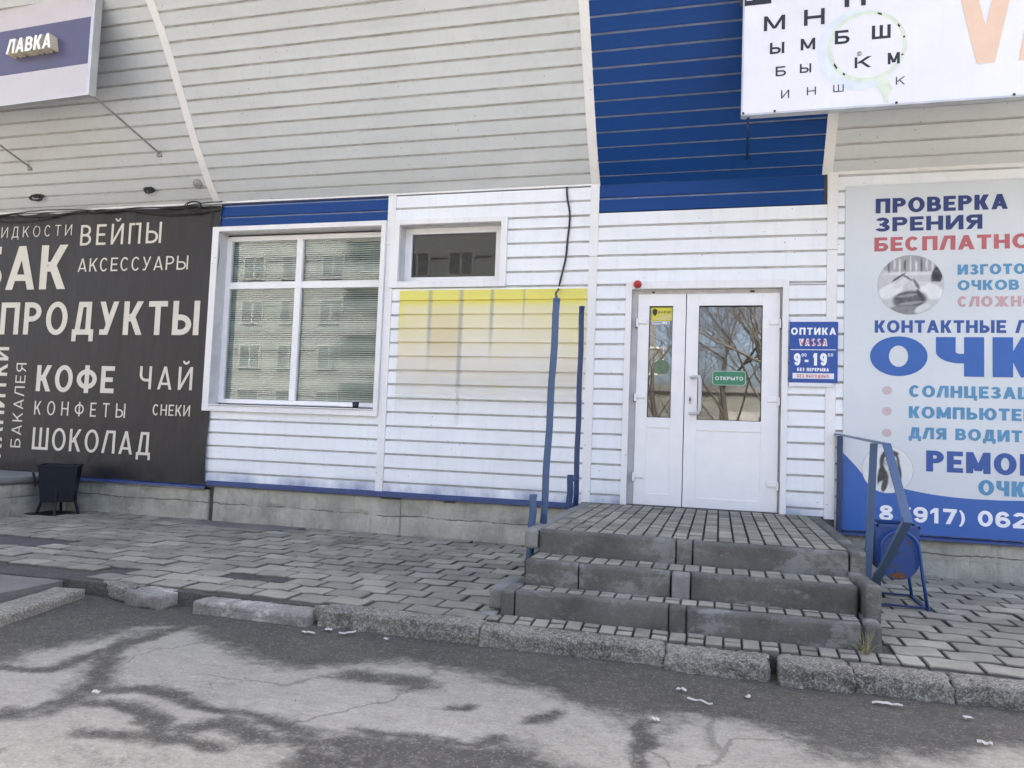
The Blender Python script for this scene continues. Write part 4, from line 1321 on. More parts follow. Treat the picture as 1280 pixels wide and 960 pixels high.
et('И', .433, .495, 3.449, 3.52, t=.13); et('Н', .630, .698, 3.460, 3.528, t=.13); et('Ш', .828, .905, 3.470, 3.530, t=.13)
et('к', 1.285, 1.350, 3.492, 3.556, t=.13)
# the lens: pale disc, ring, handle
CX, CZ_, RX = 1.073, 3.826, .272
flat('lens_shadow', ellipse(CX - .045, CZ_ - .02, RX + .055, RX + .06), Y0 - .0015, 'lensblue', es)
flat('lens_ring', ellipse(CX, CZ_, RX + .02, RX + .02), Y0 - .0026, 'lens', es)
flat('lens_disc', ellipse(CX, CZ_, RX - .012, RX - .012), Y0 - .0034, 'signwhite', es)
def etl(body, *a, **k): return text(body, *a, Y0 - .0042, 'ink', es, .22, **k)
etl('Б', .835, .945, 3.862, 3.975); etl('Ш', 1.108, 1.245, 3.876, 3.988); etl('К', .984, 1.103, 3.652, 3.742); etl('М', 1.225, 1.312, 3.662, 3.755)
mb = MB()
for a0, a1 in ((.5, .62), (.15, .22), (3.6, 3.8), (4.0, 4.1), (1.15, 1.3), (5.9, 5.97)):
    p = ellipse(CX, CZ_, RX - .006, RX - .006, 5, a0, a1) + ellipse(CX, CZ_, RX + .008, RX + .008, 5, a1, a0)
    mb.quad(*[(x, Y0 - .0046, z) for x, z in p])
mb.build('lens_mark', 'ink', es, fix=False)
flat('lens_handle', [(1.165, 3.57), (1.225, 3.552), (1.262, 3.470), (1.222, 3.410), (1.235, 3.352), (1.20, 3.350), (1.19, 3.41), (1.145, 3.49)], Y0 - .0022, 'lens', es)
mb = MB(); mb.lathe((0, 0, 0), [(0, .012), (.016, .009), (.018, 0)], 16); o = mb.build('screw', 'silver', None, smooth=True); stand(o, (1.018, Y0 - .0045, 3.768), pi / 2, es)
et('V', 1.672, 2.150, 3.611, 4.45, 'peach', t=.145)
et('ASSA', 2.13, 3.95, 3.611, 4.45, 'peach', t=.145)
mb = MB(); mb.tube([(.182, Y0 + .04, 3.33), (.182, Y0 + .16, 3.315), (.205, -.16, 3.302)], .012, 8); mb.build('stay_rod', 'bluedark', es, smooth=True)

# ------------------------------------------------------------------ optics board
ob = thing('optics_board', 'white and blue optician board with navy and red Russian words right of the door', 'sign board', (1.9, -.03, -.1))
YB = -.034
mb = MB(); mb.box(1.083, 4.4, YB, -.016, -.104, 3.038); mb.build('panel', 'board', ob, bevel=.002)
def ot(body, x0, x1, z0, z1, mat, t=.30, y=YB - .0025, **k): return text(body, x0, x1, z0, z1, y, mat, ob, t, **{'sp': .10, 'h': .22, **k})
ot('ПРОВЕРКА', 1.339, 2.401, 2.772, 2.908, 'navy')
ot('ЗРЕНИЯ', 1.338, 2.203, 2.602, 2.732, 'navy')
ot('БЕСПЛАТНО', 1.330, 2.415, 2.420, 2.549, 'pinkred', fit='БЕСПЛАТН')
ot('ИЗГОТОВЛЕНИЕ', 2.008, 2.433, 2.194, 2.286, 'skyprint', fit='ИЗГОТ')
ot('ОЧКОВ', 2.008, 2.486, 2.056, 2.145, 'skyprint')
ot('СЛОЖНОЙ', 2.008, 2.501, 1.909, 2.001, 'palepink', fit='СЛОЖН')
ot('КОНТАКТНЫЕ ЛИНЗЫ', 1.339, 2.386, 1.677, 1.790, 'navy2', .25, fit='КОНТАКТНЫЕ')
ot('ОЧКИ', 1.301, 2.216, 1.292, 1.640, 'boardblue', .45, fit='ОЧ', sp=.10, h=.24)
for z in (1.157, .970, .778): flat('bullet', ellipse(1.444, z, .040, .038), YB - .002, 'bullet', ob)
ot('СОЛНЦЕЗАЩИТНЫЕ', 1.624, 2.458, 1.104, 1.208, 'skyprint', fit='СОЛНЦЕЗА')
ot('КОМПЬЮТЕРНЫЕ', 1.622, 2.501, .917, 1.021, 'skyprint', fit='КОМПЬЮТЕ')
ot('ДЛЯ ВОДИТЕЛЕЙ', 1.623, 2.505, .735, .836, 'skyprint', fit='ДЛЯ ВОДИТ')
ot('РЕМОНТ', 1.763, 2.462, .452, .636, 'navy2', fit='РЕМО')
ot('ОЧКОВ', 2.170, 2.406, .270, .400, 'skyprint', fit='ОЧ')
wv = [(1.084, .585), (1.12, .55), (1.195, .468), (1.25, .40), (1.32, .345), (1.42, .315), (1.572, .293), (1.68, .272), (1.812, .252), (1.96, .238), (2.124, .231), (2.35, .232), (2.6, .242), (3.0, .27), (4.398, .42)]
flat('blue_wave', wv + [(4.398, -.1035), (1.084, -.1035)], YB - .0015, 'boardblue', ob)
ot('8 (917) 062', 1.388, 2.413, .004, .136, 'wprint', .25, y=YB - .003, fit='8 (917) 06')
# two round black-and-white photographs printed on the board (hands at work; a woman in glasses)
def photo_disc(name, cx, cz, r, y, base, shapes, grain=.05, n=64):
    """disc whose printed grey comes from soft-edged shapes: (x, z, rx, rz, tilt, grey, softness)"""
    V, F, T = [], [], []
    idx = {}
    for j in range(n + 1):
        for i in range(n + 1):
            u, v = -1 + 2 * i / n, -1 + 2 * j / n
            d = math.hypot(u, v)
            if d > 1 + 2.2 / n: continue
            if d > 1: u, v = u / d, v / d
            g = base
            for (sx, sz, rx, rz, tl, gr, so_) in shapes:
                a, b = u - sx, v - sz
                a, b = a * cos(tl) + b * sin(tl), -a * sin(tl) + b * cos(tl)
                q = math.sqrt((a / rx) ** 2 + (b / rz) ** 2)
                w = max(0, min(1, (1 - q) / so_ + .5)); w = w * w * (3 - 2 * w)
                g = g * (1 - w) + gr * w
            g += grain * noise.noise(Vector((u * 7, v * 7, cx))) + grain * .5 * noise.noise(Vector((u * 19, v * 19, cz)))
            idx[(i, j)] = len(V); V.append((cx + u * r, y, cz + v * r)); T.append(max(.015, min(.8, g)))
    for j in range(n):
        for i in range(n):
            q = [(i, j), (i + 1, j), (i + 1, j + 1), (i, j + 1)]
            q = [idx[k] for k in q if k in idx]
            if len(q) >= 3: F.append(tuple(q))
    me = bpy.data.meshes.new(name); me.from_pydata(V, [], F)
    at = me.attributes.new('tone', 'FLOAT', 'POINT'); at.data.foreach_set('value', T)
    return link(name, me, 'photo', ob)
pcx, pcz, prx = 1.630, 2.110, .268
P_ = [(0, .75, 1.1, .34, 0, .33, .25)]
for k in range(9): P_.append((-.66 + k * .165, .66 + .05 * sin(k * 2.1), .032, .24 + .05 * cos(k * 3), 0, .62 if k % 3 else .12, .5))
P_ += [(0, .38, .8, .06, .0, .66, .6), (.80, .30, .17, .36, -.2, .05, .3), (.72, -.02, .3, .12, 0, .5, .5),
       (-.62, -.20, .44, .22, .45, .70, .35), (-.25, .08, .30, .10, .55, .62, .4), (-.36, .26, .26, .035, .6, .08, .6), (-.1, .25, .20, .03, -.6, .08, .6),
       (.60, -.22, .42, .26, -.35, .72, .35), (.25, .04, .26, .09, -.1, .60, .4), (.18, .02, .05, .2, .5, .12, .6),
       (-.02, -.50, .52, .30, .12, .10, .3), (-.1, -.36, .34, .05, .15, .26, .6), (.0, -.62, .4, .05, .12, .28, .6), (.30, -.34, .06, .22, .5, .04, .5), (-.1, -.9, .7, .2, 0, .22, .4), (.36, -.80, .26, .12, .5, .6, .4)]
photo_disc('photo', pcx, pcz, prx, YB - .0030, .52, P_)
flat('photo_rim', ellipse(pcx, pcz, prx + .004, prx + .004), YB - .0020, 'grey3', ob)
wx, wz, wr = 1.452, .452, .205
Q_ = [(.08, .30, .40, .58, 0, .045, .2), (-.18, -.35, .22, .62, -.08, .05, .3), (.40, -.1, .16, .5, .1, .06, .3),
      (.12, .28, .27, .42, 0, .60, .25), (.12, -.12, .12, .2, 0, .50, .4), (.14, -.78, .55, .36, 0, .70, .3), (-.10, -.62, .12, .36, -.25, .06, .4), (.14, -.52, .10, .3, 0, .56, .4),
      (.0, .40, .11, .025, .1, .12, .6), (.26, .40, .11, .025, -.1, .12, .6),
      (-.01, .30, .135, .115, 0, .05, .25), (-.01, .30, .105, .088, 0, .58, .3), (.27, .30, .135, .115, 0, .05, .25), (.27, .30, .105, .088, 0, .58, .3),
      (-.01, .30, .04, .04, 0, .10, .6), (.27, .30, .04, .04, 0, .10, .6), (.13, .16, .035, .06, 0, .46, .8), (.13, .02, .11, .03, 0, .22, .6), (.13, .035, .08, .012, 0, .72, .8), (.14, .70, .3, .12, 0, .05, .4)]
photo_disc('portrait', wx, wz, wr, YB - .0032, .70, Q_, .03)
flat('portrait_rim', ellipse(wx, wz, wr + .005, wr + .005), YB - .0022, 'grey3', ob)

# ------------------------------------------------------------------ opening-hours plate
pl = thing('hours_plate', 'small blue plate of opening hours between the door and the optician board', 'plate', (.82, -.05, 1.21))
YP = -.052
mb = MB(); mb.box(.613, 1.030, YP, YP + .008, 1.212, 1.775); mb.build('panel', 'plate', pl, bevel=.002)
mb = MB(); mb.box(.622, .94, YP + .003, YP + .007, 1.775, 1.805); mb.box(.618, .99, YP + .004, YP + .007, 1.178, 1.212); mb.build('backing_sheet', 'plateW', pl)
def pt(body, x0, x1, z0, z1, mat='wprint', t=.25, y=YP - .002, **k): return text(body, x0, x1, z0, z1, y, mat, pl, t, **k)
pt('ОПТИКА', .625, 1.012, 1.654, 1.720)
pt('VASSA', .694, .941, 1.551, 1.618, 'wprint', .34); pt('VASSA', .700, .935, 1.558, 1.611, 'redprint', .16, y=YP - .003)
mb = MB(); mb.box(.623, 1.014, YP - .002, YP, 1.513, 1.519); mb.build('rule', 'wprint', pl)
pt('9', .653, .711, 1.370, 1.482, t=.27); pt('00', .719, .763, 1.452, 1.482, t=.2)
mb = MB(); mb.box(.747, .780, YP - .002, YP, 1.402, 1.423); mb.build('dash', 'wprint', pl)
pt('19', .819, .937, 1.371, 1.484, t=.27); pt('00', .945, .990, 1.454, 1.484, t=.18)
pt('БЕЗ ПЕРЕРЫВА', .683, .955, 1.318, 1.349, t=.27)
mb = MB(); mb.box(.644, .999, YP - .002, YP, 1.249, 1.300); mb.build('white_strip', 'plateW', pl)
pt('БЕЗ ВЫХОДНЫХ', .684, .957, 1.259, 1.288, 'redprint', .22, y=YP - .003)

# ------------------------------------------------------------------ sheet standing in for a smudged yellow patch over the planks
_n = len(bpy.data.objects)
o = siding('smudge_sheet', -3.315, -1.300, .70, 2.118, L0, PI_, flatwall, 'film', None, out=.0105)
tag(o, 'stand-in sheet for a smudged patch with yellow top band and cream field on the planks below the small window', 'smudge sheet')

# ------------------------------------------------------------------ cup on the sill
t = thing('cup', 'small dark drinking cup on the right end of the window sill', 'cup', (-3.79, -.02, .836))
mb = MB(); mb.lathe((-3.775, -.015, .836), [(0, 0), (.029, 0), (.037, .085), (.034, .085), (.028, .012), (0, .012)], 24); mb.build('body', 'cup', t, smooth=True)
mb = MB(); mb.lathe((-3.775, -.015, .836), [(.0365, .082), (.040, .084), (.040, .090), (.034, .090), (.034, .082)], 24); mb.build('rim', 'grey4', t, smooth=True)

# ------------------------------------------------------------------ entrance steps
stp = thing('entrance_steps', 'three concrete entrance steps with paved treads in front of the double door', 'steps', (-.15, -1.5, -.46))
sd_ = [20]
def kb(x0, x1, y0, y1, z0, z1, mat='step', rot=None, amp=.0022, name='kerb_block'):
    sd_[0] += 1
    sdv = sd_[0]
    def er(p, q):
        e = noise.noise(Vector((p.x * 6, p.z * 6, sdv)))
        if p.z > z1 - .025 and p.y < y0 + .025 and e > .25: p = p + Vector((0, .012, -.012)) * (e - .25)
        return p
    bm = rough_block(x0, x1, y0, y1, z0, z1, .020, .006, amp, sdv, 7, er)
    if rot:
        ang_, ax, piv = rot
        bmesh.ops.rotate(bm, verts=bm.verts, cent=piv, matrix=Matrix.Rotation(ang_, 3, ax))
    return block_obj(name, bm, mat, stp)
KW = .085
for (yf, zt, xs) in ((-2.36, .002, ((-1.168, -.258), (-.250, -.152), (-.144, .786), (.797, .885))),
                     (-2.70, -.150, ((-1.172, -.835), (-.829, -.268), (-.258, -.15), (-.143, .785))),
                     (-2.955, -.300, ((-1.168, -.262), (-.254, -.162), (-.154, .765)))):
    for i, (a, b) in enumerate(xs):
        narrow = b - a < .15
        kb(a, b, yf + .004 * (i % 2) - (.002 if narrow else 0), yf + KW, zt - .20, zt - .003 * (i % 3), 'steppale' if (narrow and zt < -.1 and zt > -.2) else 'step')
# side kerbs of the landing and the loose end blocks
kb(-1.262, -1.175, -2.39, -.03, -.125, .004, 'steppale'); kb(.797, .890, -2.27, -1.3, -.2, .0, 'step'); kb(.80, .893, -1.295, -.05, -.2, -.002, 'step')
kb(-1.262, -1.176, -2.385, -1.5, -.44, -.20, 'bed')
kb(.805, .884, -2.80, -2.28, -.325, -.120, 'step', (radians(4), 'Z', Vector((.84, -2.7, 0))))
kb(.782, .862, -2.98, -2.45, -.46, -.298, 'step', (radians(-2), 'Z', Vector((.82, -2.9, 0))))
kb(-1.258, -1.176, -2.955, -2.50, -.46, -.302, 'step'); kb(-1.37, -1.262, -2.86, -2.46, -.44, -.315, 'steppale', (radians(3), 'Z', Vector((-1.3, -2.6, 0))), .004)
mb = MB(); mb.box(-1.17, .80, -2.28, -.02, -.46, -.03); mb.box(-1.17, .80, -2.62, -2.28, -.46, -.18); mb.box(-1.17, .80, -2.93, -2.62, -.46, -.33)
mb.build('core', 'bed', stp)
def small_pavers(x0, x1, y0, y1, z, w, l, name, parent, along='y', seed=0, gap=.006, tilt=.008, kind=None):
    rr = random.Random(seed); V, F, tone = [], [], []
    ncol = max(1, round((x1 - x0) / w)); w = (x1 - x0) / ncol
    for c_ in range(ncol):
        y = y0 - (l / 2 if (c_ % 2 and l > .12) else 0)
        while y < y1 - .01:
            a, b = max(y, y0), min(y + l, y1)
            y += l
            if b - a < .02: continue
            xa, xb = x0 + c_ * w + gap, x0 + (c_ + 1) * w - gap
            ya, yb = a + gap * 1.8, b - gap * 1.8
            cx, cy = (xa + xb) / 2, (ya + yb) / 2
            dz, tx, ty = rr.gauss(0, .0018), rr.gauss(0, tilt), rr.gauss(0, tilt)
            base = len(V)
            for ins, d in ((0, .04), (0, .004), (.004, 0)):
                for X, Y in ((xa + ins, ya + ins), (xb - ins, ya + ins), (xb - ins, yb - ins), (xa + ins, yb - ins)):
                    V.append((X + rr.gauss(0, .0008), Y + rr.gauss(0, .0008), z + dz + tx * (X - cx) + ty * (Y - cy) - d))
            for q in range(2):
                for i in range(4):
                    j = (i + 1) % 4
                    F.append((base + q * 4 + i, base + q * 4 + j, base + q * 4 + 4 + j, base + q * 4 + 4 + i))
            F.append(tuple(base + 8 + i for i in range(4)))
            t_ = min(1, max(.15, rr.gauss(.56, .14)))
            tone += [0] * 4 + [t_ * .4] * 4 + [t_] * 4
    me = bpy.data.meshes.new(name); me.from_pydata(V, [], F)
    at = me.attributes.new('tone', 'FLOAT', 'POINT'); at.data.foreach_set('value', tone)
    return link(name, me, 'paver', parent)
small_pavers(-1.172, .795, -2.272, -.015, .0, .1, .2, 'paving', stp, seed=1)
small_pavers(-1.172, .785, -2.612, -2.37, -.152, .098, .26, 'paving', stp, seed=2)
small_pavers(-1.168, .772, -2.868, -2.71, -.302, .098, .21, 'paving', stp, seed=3)
o = small_pavers(-1.232, .93, -3.105, -2.962, -.439, .0985, .145, 'pavement', None, seed=4, gap=.006, tilt=.02)
for v in o.data.vertices: v.co.z -= (-2.962 - v.co.y) * .11
tag(o, 'row of small square pavers between the lowest step and the kerb', 'pavement', kind='structure')

# ------------------------------------------------------------------ blue posts
def post(x, y, z0, z1, r, label, mat, lean=0, tip='cap', arm=None):
    t = thing('steel_post', label, 'post', (x, y, z0), 'blue steel posts left of the door')
    n_ = 14
    mb = MB(); mb.tube([(x + lean * i / n_ + .003 * sin(i * 1.3), y, z0 + (z1 - z0) * i / n_) for i in range(n_ + 1)], r, 20)
    o = sm(mb.build('tube', mat, t))
    mb = MB(); mb.lathe((x + lean, y, z1), [(r * 1.06, -.012), (r * 1.06, .003), (r * .7, .006), (0, .006)], 20); mb.build('end_cap', mat, t, smooth=True)
    if arm:
        mb = MB(); mb.tube([arm[0], arm[1]], .014, 10); mb.build('link', mat, t)
    return t
post(-1.222, -2.01, -.02, 1.655, .0255, 'tall blue steel post standing on the front left corner of the landing', 'bluepaint', .045)
post(-1.268, -.45, -.02, 1.86, .025, 'tall dark blue steel post close to the planks left of the door', 'bluedark', .0)
post(-1.285, -2.13, -.35, .215, .027, 'short blue post stub beside the front tall post', 'bluepaint', .012)
post(-1.30, -.62, -.35, .285, .029, 'short dark blue post stub near the planks', 'bluedark', .008, arm=((-1.292, -.62, .24), (-1.268, -.47, .245)))

# ------------------------------------------------------------------ railing right of the steps
rl = thing('handrail', 'bent blue flat steel handrail along the right side of the steps', 'railing', (1.0, -1.2, -.2))
mb = MB(); mb.bar((1.03, -.03, .752), (1.002, -2.33, .672), .045, .012, side=Vector((1, 0, 0))); mb.build('rail', 'bluepaint', rl, bevel=.002)
mb = MB(); mb.bar((1.052, -.055, -.12), (1.055, -.055, .735), .042, .042); mb.build('post', 'bluedark', rl, bevel=.003)
mb = MB(); mb.bar((.957, -1.95, -.42), (.996, -1.95, .675), .045, .030); mb.build('post', 'bluepaint', rl, bevel=.003)
mb = MB(); mb.bar((1.002, -2.32, .672), (1.002, -2.86, .268), .048, .014); mb.build('rail', 'bluepaint', rl, bevel=.002)
mb = MB(); mb.bar((1.002, -2.875, .262), (.945, -2.20, -.24), .046, .030); mb.build('brace', 'bluepaint', rl, bevel=.003)

# ------------------------------------------------------------------ swing bin
sb = thing('swing_bin', 'blue steel swing bin with rounded front hung in a tubular frame beside the handrail', 'litter bin', (1.26, -1.4, -.47))
bx0, bx1, byf, byb, zt, zb = 1.095, 1.375, -1.52, -1.16, .105, -.275
def ushape(x0, x1, z0, z1, n=16):
    r = (x1 - x0) / 2; cx = (x0 + x1) / 2
    return [(x0, z1)] + [(cx - r * cos(pi * i / n), z0 + r - r * sin(pi * i / n)) for i in range(n + 1)] + [(x1, z1)]
U = ushape(bx0, bx1, zb, zt); Ui = ushape(bx0 + .012, bx1 - .012, zb + .012, zt)
mb = MB(); n = len(U)
for (P_, ya, yb) in ((U, byf, byb), (Ui, byf + .012, byb - .012)):
    for i in range(n - 1):
        mb.quad((*[P_[i][0]], ya, P_[i][1]), (P_[i][0], yb, P_[i][1]), (P_[i + 1][0], yb, P_[i + 1][1]), (P_[i + 1][0], ya, P_[i + 1][1]), mi=0 if P_ is U else 1)
for ya in (byf, byf + .012, byb - .012, byb): mb.quad(*[(x, ya, z) for x, z in (U if ya in (byf, byb) else Ui)], mi=0 if ya in (byf, byb) else 1)
mb.box(bx0 - .004, bx0 + .012, byf, byb, zt - .02, zt + .003); mb.box(bx1 - .012, bx1 + .004, byf, byb, zt - .02, zt + .003)
mb.box(bx0 + .0125, bx1 - .0125, byf - .004, byf + .013, zt - .02, zt + .003); mb.box(bx0 + .0125, bx1 - .0125, byb - .013, byb + .004, zt - .02, zt + .003)
mb.build('bucket', ['binblue', 'binblack'], sb, fix=False)  # inner faces black, painting in the shade inside the open bucket
mb = MB(); mb.prism([(1.175, -.248), (1.19, -.232), (1.205, -.236), (1.22, -.218), (1.238, -.228), (1.25, -.212), (1.262, -.231), (1.285, -.236), (1.296, -.252), (1.235, -.272)], byf - .004, byf - .001); mb.prism([(1.205, -.19), (1.213, -.180), (1.226, -.184), (1.230, -.194), (1.218, -.200)], byf - .004, byf - .001); mb.prism([(1.305, -.010), (1.312, .0), (1.318, -.008), (1.316, -.028), (1.308, -.030)], byf - .004, byf - .001)
mb.build('rust_patch', 'rust', sb)
mb = MB(); mb.tube([(1.235, byf - .02, -.085), (1.235, byf - .045, -.085)], .012, 10); mb.tube([(1.235, byb + .02, -.085), (1.235, byb + .045, -.085)], .010, 10); mb.build('pivot', 'bluedark', sb)
for yy, nm in ((byf - .045, 1), (byb + .045, 2)):
    arch = [(1.10, yy, -.46), (1.112, yy, -.2), (1.118, yy, -.06)] + [(1.24 - .122 * cos(pi * i / 10), yy, -.06 + .125 * sin(pi * i / 10)) for i in range(1, 10)] + [(1.362, yy, -.06), (1.385, yy, -.25), (1.415, yy, -.46)]
    mb = MB(); mb.tube(arch, .0115, 10); sm(mb.build('leg_frame', 'binblue', sb))
mb = MB(); mb.bar((1.10, byf - .08, -.452), (1.10, byb + .08, -.452), .03, .012); mb.bar((1.415, byf - .08, -.452), (1.415, byb + .08, -.452), .03, .012)
mb.bar((1.112, byf - .045, -.445), (1.403, byf - .045, -.445), .012, .028, side=Vector((0, 0, 1))); mb.bar((1.112, byb + .045, -.445), (1.403, byb + .045, -.445), .012, .028, side=Vector((0, 0, 1)))
mb.build('base_frame', 'bluedark', sb)

# ------------------------------------------------------------------ porch and urn at left
po = thing('concrete_porch', 'low concrete porch in front of the dark banner at the left edge', 'porch', (-8.5, -.6, -.46))
def er_p(p, q):
    zc = -.27 + .02 * noise.noise(Vector((p.y * 3, 0, 4)))
    if p.x > -7.5 and abs(p.z - zc) < .012: p = p - Vector((.012, 0, 0))
    return p
block_obj('body', rough_block(-9.8, -7.475, -1.9, -.02, -.62, -.125, .03, .01, .006, 41, 6, er_p), 'found', po)
block_obj('slab', rough_block(-9.8, -7.455, -1.93, -.02, -.125, -.045, .03, .012, .004, 42, 6), 'steppale', po)
ur = thing('litter_urn', 'black square tapered litter urn on legs beside the concrete porch', 'litter bin', (-7.19, -.42, -.46))
def frustum(c, a0, z0, a1, z1, rot, open_top=True):
    mb = MB()
    def sq(a, z): return [(c[0] + a * cos(rot + pi / 2 * k), c[1] + a * sin(rot + pi / 2 * k), z) for k in range(4)]
    lo, hi = sq(a0, z0), sq(a1, z1); li, hi2 = sq(a0 - .012, z0 + .01), sq(a1 - .012, z1)
    for k in range(4):
        j = (k + 1) % 4
        mb.quad(lo[k], lo[j], hi[j], hi[k]); mb.quad(hi[k], hi[j], hi2[j], hi2[k]); mb.quad(li[j], li[k], hi2[k], hi2[j])
    mb.quad(*lo[::-1]); mb.quad(*li)
    return mb
uc, rotu = (-7.19, -.43), radians(-98)
frustum(uc, .222, -.315, .272, .092, rotu).build('bucket', 'binblack', ur, fix=False)
mb = MB()
for k in range(4):
    a, b = rotu + pi / 2 * k, rotu + pi / 2 * (k + 1)
    mb.bar((uc[0] + .276 * cos(a), uc[1] + .276 * sin(a), .09), (uc[0] + .276 * cos(b), uc[1] + .276 * sin(b), .09), .014, .022, side=Vector((0, 0, 1)))
mb.build('rim', 'binblack', ur)
for k in range(4):
    a = rotu + pi / 2 * k + pi / 4
    mb = MB(); mb.tube([(uc[0] + .165 * cos(a), uc[1] + .165 * sin(a), -.2), (uc[0] + .17 * cos(a), uc[1] + .17 * sin(a), -.33), (uc[0] + .21 * cos(a), uc[1] + .21 * sin(a), -.458)], .016, 8); mb.build('leg', 'binblack', ur)
mb = MB(); a = rotu + -pi / 4
for k in (0, -1):
    a = rotu + pi / 2 * k + pi / 4
    px, py = uc[0] + .19 * cos(a), uc[1] + .19 * sin(a)
mb.tube([(uc[0] - .16, uc[1] - .17, -.1), (uc[0] - .175, uc[1] - .20, .0), (uc[0] - .15, uc[1] - .21, .02), (uc[0] - .12, uc[1] - .23, -.01), (uc[0] - .11, uc[1] - .22, -.14)], .009, 8)
mb.build('handle', 'binblack', ur)
mb = MB(); mb.box(uc[0] - .26, uc[0] + .1, uc[1] - .2, uc[1] + .2, -.459, -.452); mb.build('shade_plate', 'binblack', ur)  # black plate added as the dark shade under the urn

# ------------------------------------------------------------------ kerb stones along the road
def kerbstone(x0, x1, y0, y1, z0, z1, seed, label, er_amt=1.0, yaw=0, mat='kerb', rad=.007):
    def er(p, q):
        e = .5 + .5 * noise.noise(Vector((p.x * 4.5, p.y * 5, seed)))
        e2 = noise.noise(Vector((p.x * 22, p.y * 22, p.z * 22)))
        e3 = noise.noise(Vector((p.x * 48, p.y * 48, p.z * 48 + seed)))
        fr = max(0, min(1, (y0 + .10 - p.y) / .10)); tp = max(0, min(1, (p.z - z0) / (z1 - z0)))
        p = p + Vector((0, .035, -.02)) * (e * fr * tp * er_amt)
        p = p + Vector((.004, -.011, .007)) * (e2 * (.35 + fr) * er_amt) + Vector((.003, -.009, .007)) * e3 * er_amt
        # end corners broken off
        for xe in (x0, x1):
            d = abs(p.x - xe)
            if d < .03 and e > .55: p.z -= (.03 - d) * .5 * er_amt * tp
        return p
    bm = rough_block(x0, x1, y0, y1, z0, z1, .0135, rad, .004, seed, 7, er)
    if yaw: bmesh.ops.rotate(bm, verts=bm.verts, cent=Vector(((x0 + x1) / 2, (y0 + y1) / 2, 0)), matrix=Matrix.Rotation(yaw, 3, 'Z'))
    me = bpy.data.meshes.new('kerb_stone'); bm.to_mesh(me); bm.free()
    cx, cy = (x0 + x1) / 2, (y0 + y1) / 2
    me.transform(Matrix.Translation((-cx, -cy, .56)))
    me.polygons.foreach_set('use_smooth', [True] * len(me.polygons))
    o = link('kerb_stone', me, mat); o.location = (cx, cy, -.56)
    return tag(o, label, 'kerb stone', 'kerb stones along the road')
kerbstone(-3.20, -2.375, -3.285, -3.10, -.62, -.482, 2, 'whitish chipped kerb stone sunk at the left end of the kerb line', .7, radians(-1.5), 'kerbwhite', .02)
kerbstone(-2.340, -1.302, -3.235, -3.065, -.62, -.458, 3, 'long eroded kerb stone left of the steps beside the whitish stone', 1.0)
kerbstone(-1.303, -.2575, -3.255, -3.09, -.62, -.462, 4, 'long eroded kerb stone under the left half of the steps', 1.15)
kerbstone(-.2565, .280, -3.31, -3.11, -.62, -.468, 5, 'short crumbling kerb stone under the middle of the steps, left of the dark gap', 1.5)
kerbstone(.318, .6745, -3.325, -3.10, -.62, -.462, 6, 'short kerb stone just right of the dark gap', 1.1)
kerbstone(.6755, 1.124, -3.305, -3.10, -.62, -.466, 7, 'eroded kerb stone in front of the right corner of the steps', 1.1)
kerbstone(1.1255, 2.15, -3.29, -3.09, -.62, -.468, 8, 'kerb stone at the right edge below the wide pavers', 1.1)
# broken chunks by the left entry and the loose bits in the gaps
def chunk(x, y, z, sx, sy, sz, seed, label, mat='kerb', yaw=0):
    bm = rough_block(-sx, sx, -sy, sy, -sz, sz, .014, min(sx, sy, sz) * .45, .012, seed, 12)
    me = bpy.data.meshes.new('concrete_chunk'); bm.to_mesh(me); bm.free()
    me.polygons.foreach_set('use_smooth', [True] * len(me.polygons))
    o = link('concrete_chunk', me, mat); o.location = (x, y, z); o.rotation_euler = (0, 0, yaw)
    return tag(o, label, 'concrete chunk')
chunk(-3.58, -3.16, -.525, .155, .10, .055, 21, 'broken pitted kerb piece at the left corner of the pavement', 'kerbwhite', radians(-6))
chunk(-3.90, -3.06, -.515, .16, .09, .05, 22, 'crumbled dark concrete piece between the driveway and the pavement corner', 'kerb', radians(-25))
chunk(-2.352, -3.15, -.50, .030, .05, .045, 23, 'small broken lump wedged in the gap beside the whitish kerb stone')
chunk(-1.33, -2.93, -.455, .05, .03, .012, 24, 'thin concrete flake lying left of the lowest step', 'steppale')
tk = thing('entry_kerb', 'long kerb slab lying along the driveway at the left edge', 'kerb slab', (-4.2, -3.8, -.56))
bm = rough_block(-.10, .12, -1.15, .0, -.1, .075, .02, .014, .007, 33, 5)
bmesh.ops.transform(bm, matrix=Matrix.Translation((-4.215, -3.215, -.575)) @ Matrix.Rotation(radians(12), 4, 'Z'), verts=bm.verts)
block_obj('slab', bm, 'kerb', tk)

# ------------------------------------------------------------------ small litter and a dry tuft
def scrap(x, y, z, l, w, yaw, seed, label, group=None):
    rr = random.Random(seed); mb = MB()
    n_ = 6; pts = []
    for i in range(n_ + 1):
        u_ = i / n_ - .5
        pts.append((u_ * l, .25 * l * sin(u_ * 3 + seed) * .5, .006 + .008 * rr.random(), w * (.5 + .5 * rr.random())))
    for i in range(n_):
        a, b = pts[i], pts[i + 1]
        for t_ in (0, .0015):
            mb.quad((a[0], a[1] - a[3] / 2, a[2] + t_), (b[0], b[1] - b[3] / 2, b[2] + t_), (b[0], b[1] + b[3] / 2, b[2] + .004 + t_), (a[0], a[1] + a[3] / 2, a[2] + .004 + t_))
    o = mb.build('paper_scrap', 'paper', None, fix=False)
    o.location = (x, y, z); o.rotation_euler = (0, 0, yaw)
    return tag(o, label, 'litter', group)
G1 = 'paper scraps on the road by the kerb'
scrap(.79, -3.47, -.562, .13, .022, radians(-12), 1, 'curved white paper strip on the dark road below the right corner of the steps', G1)
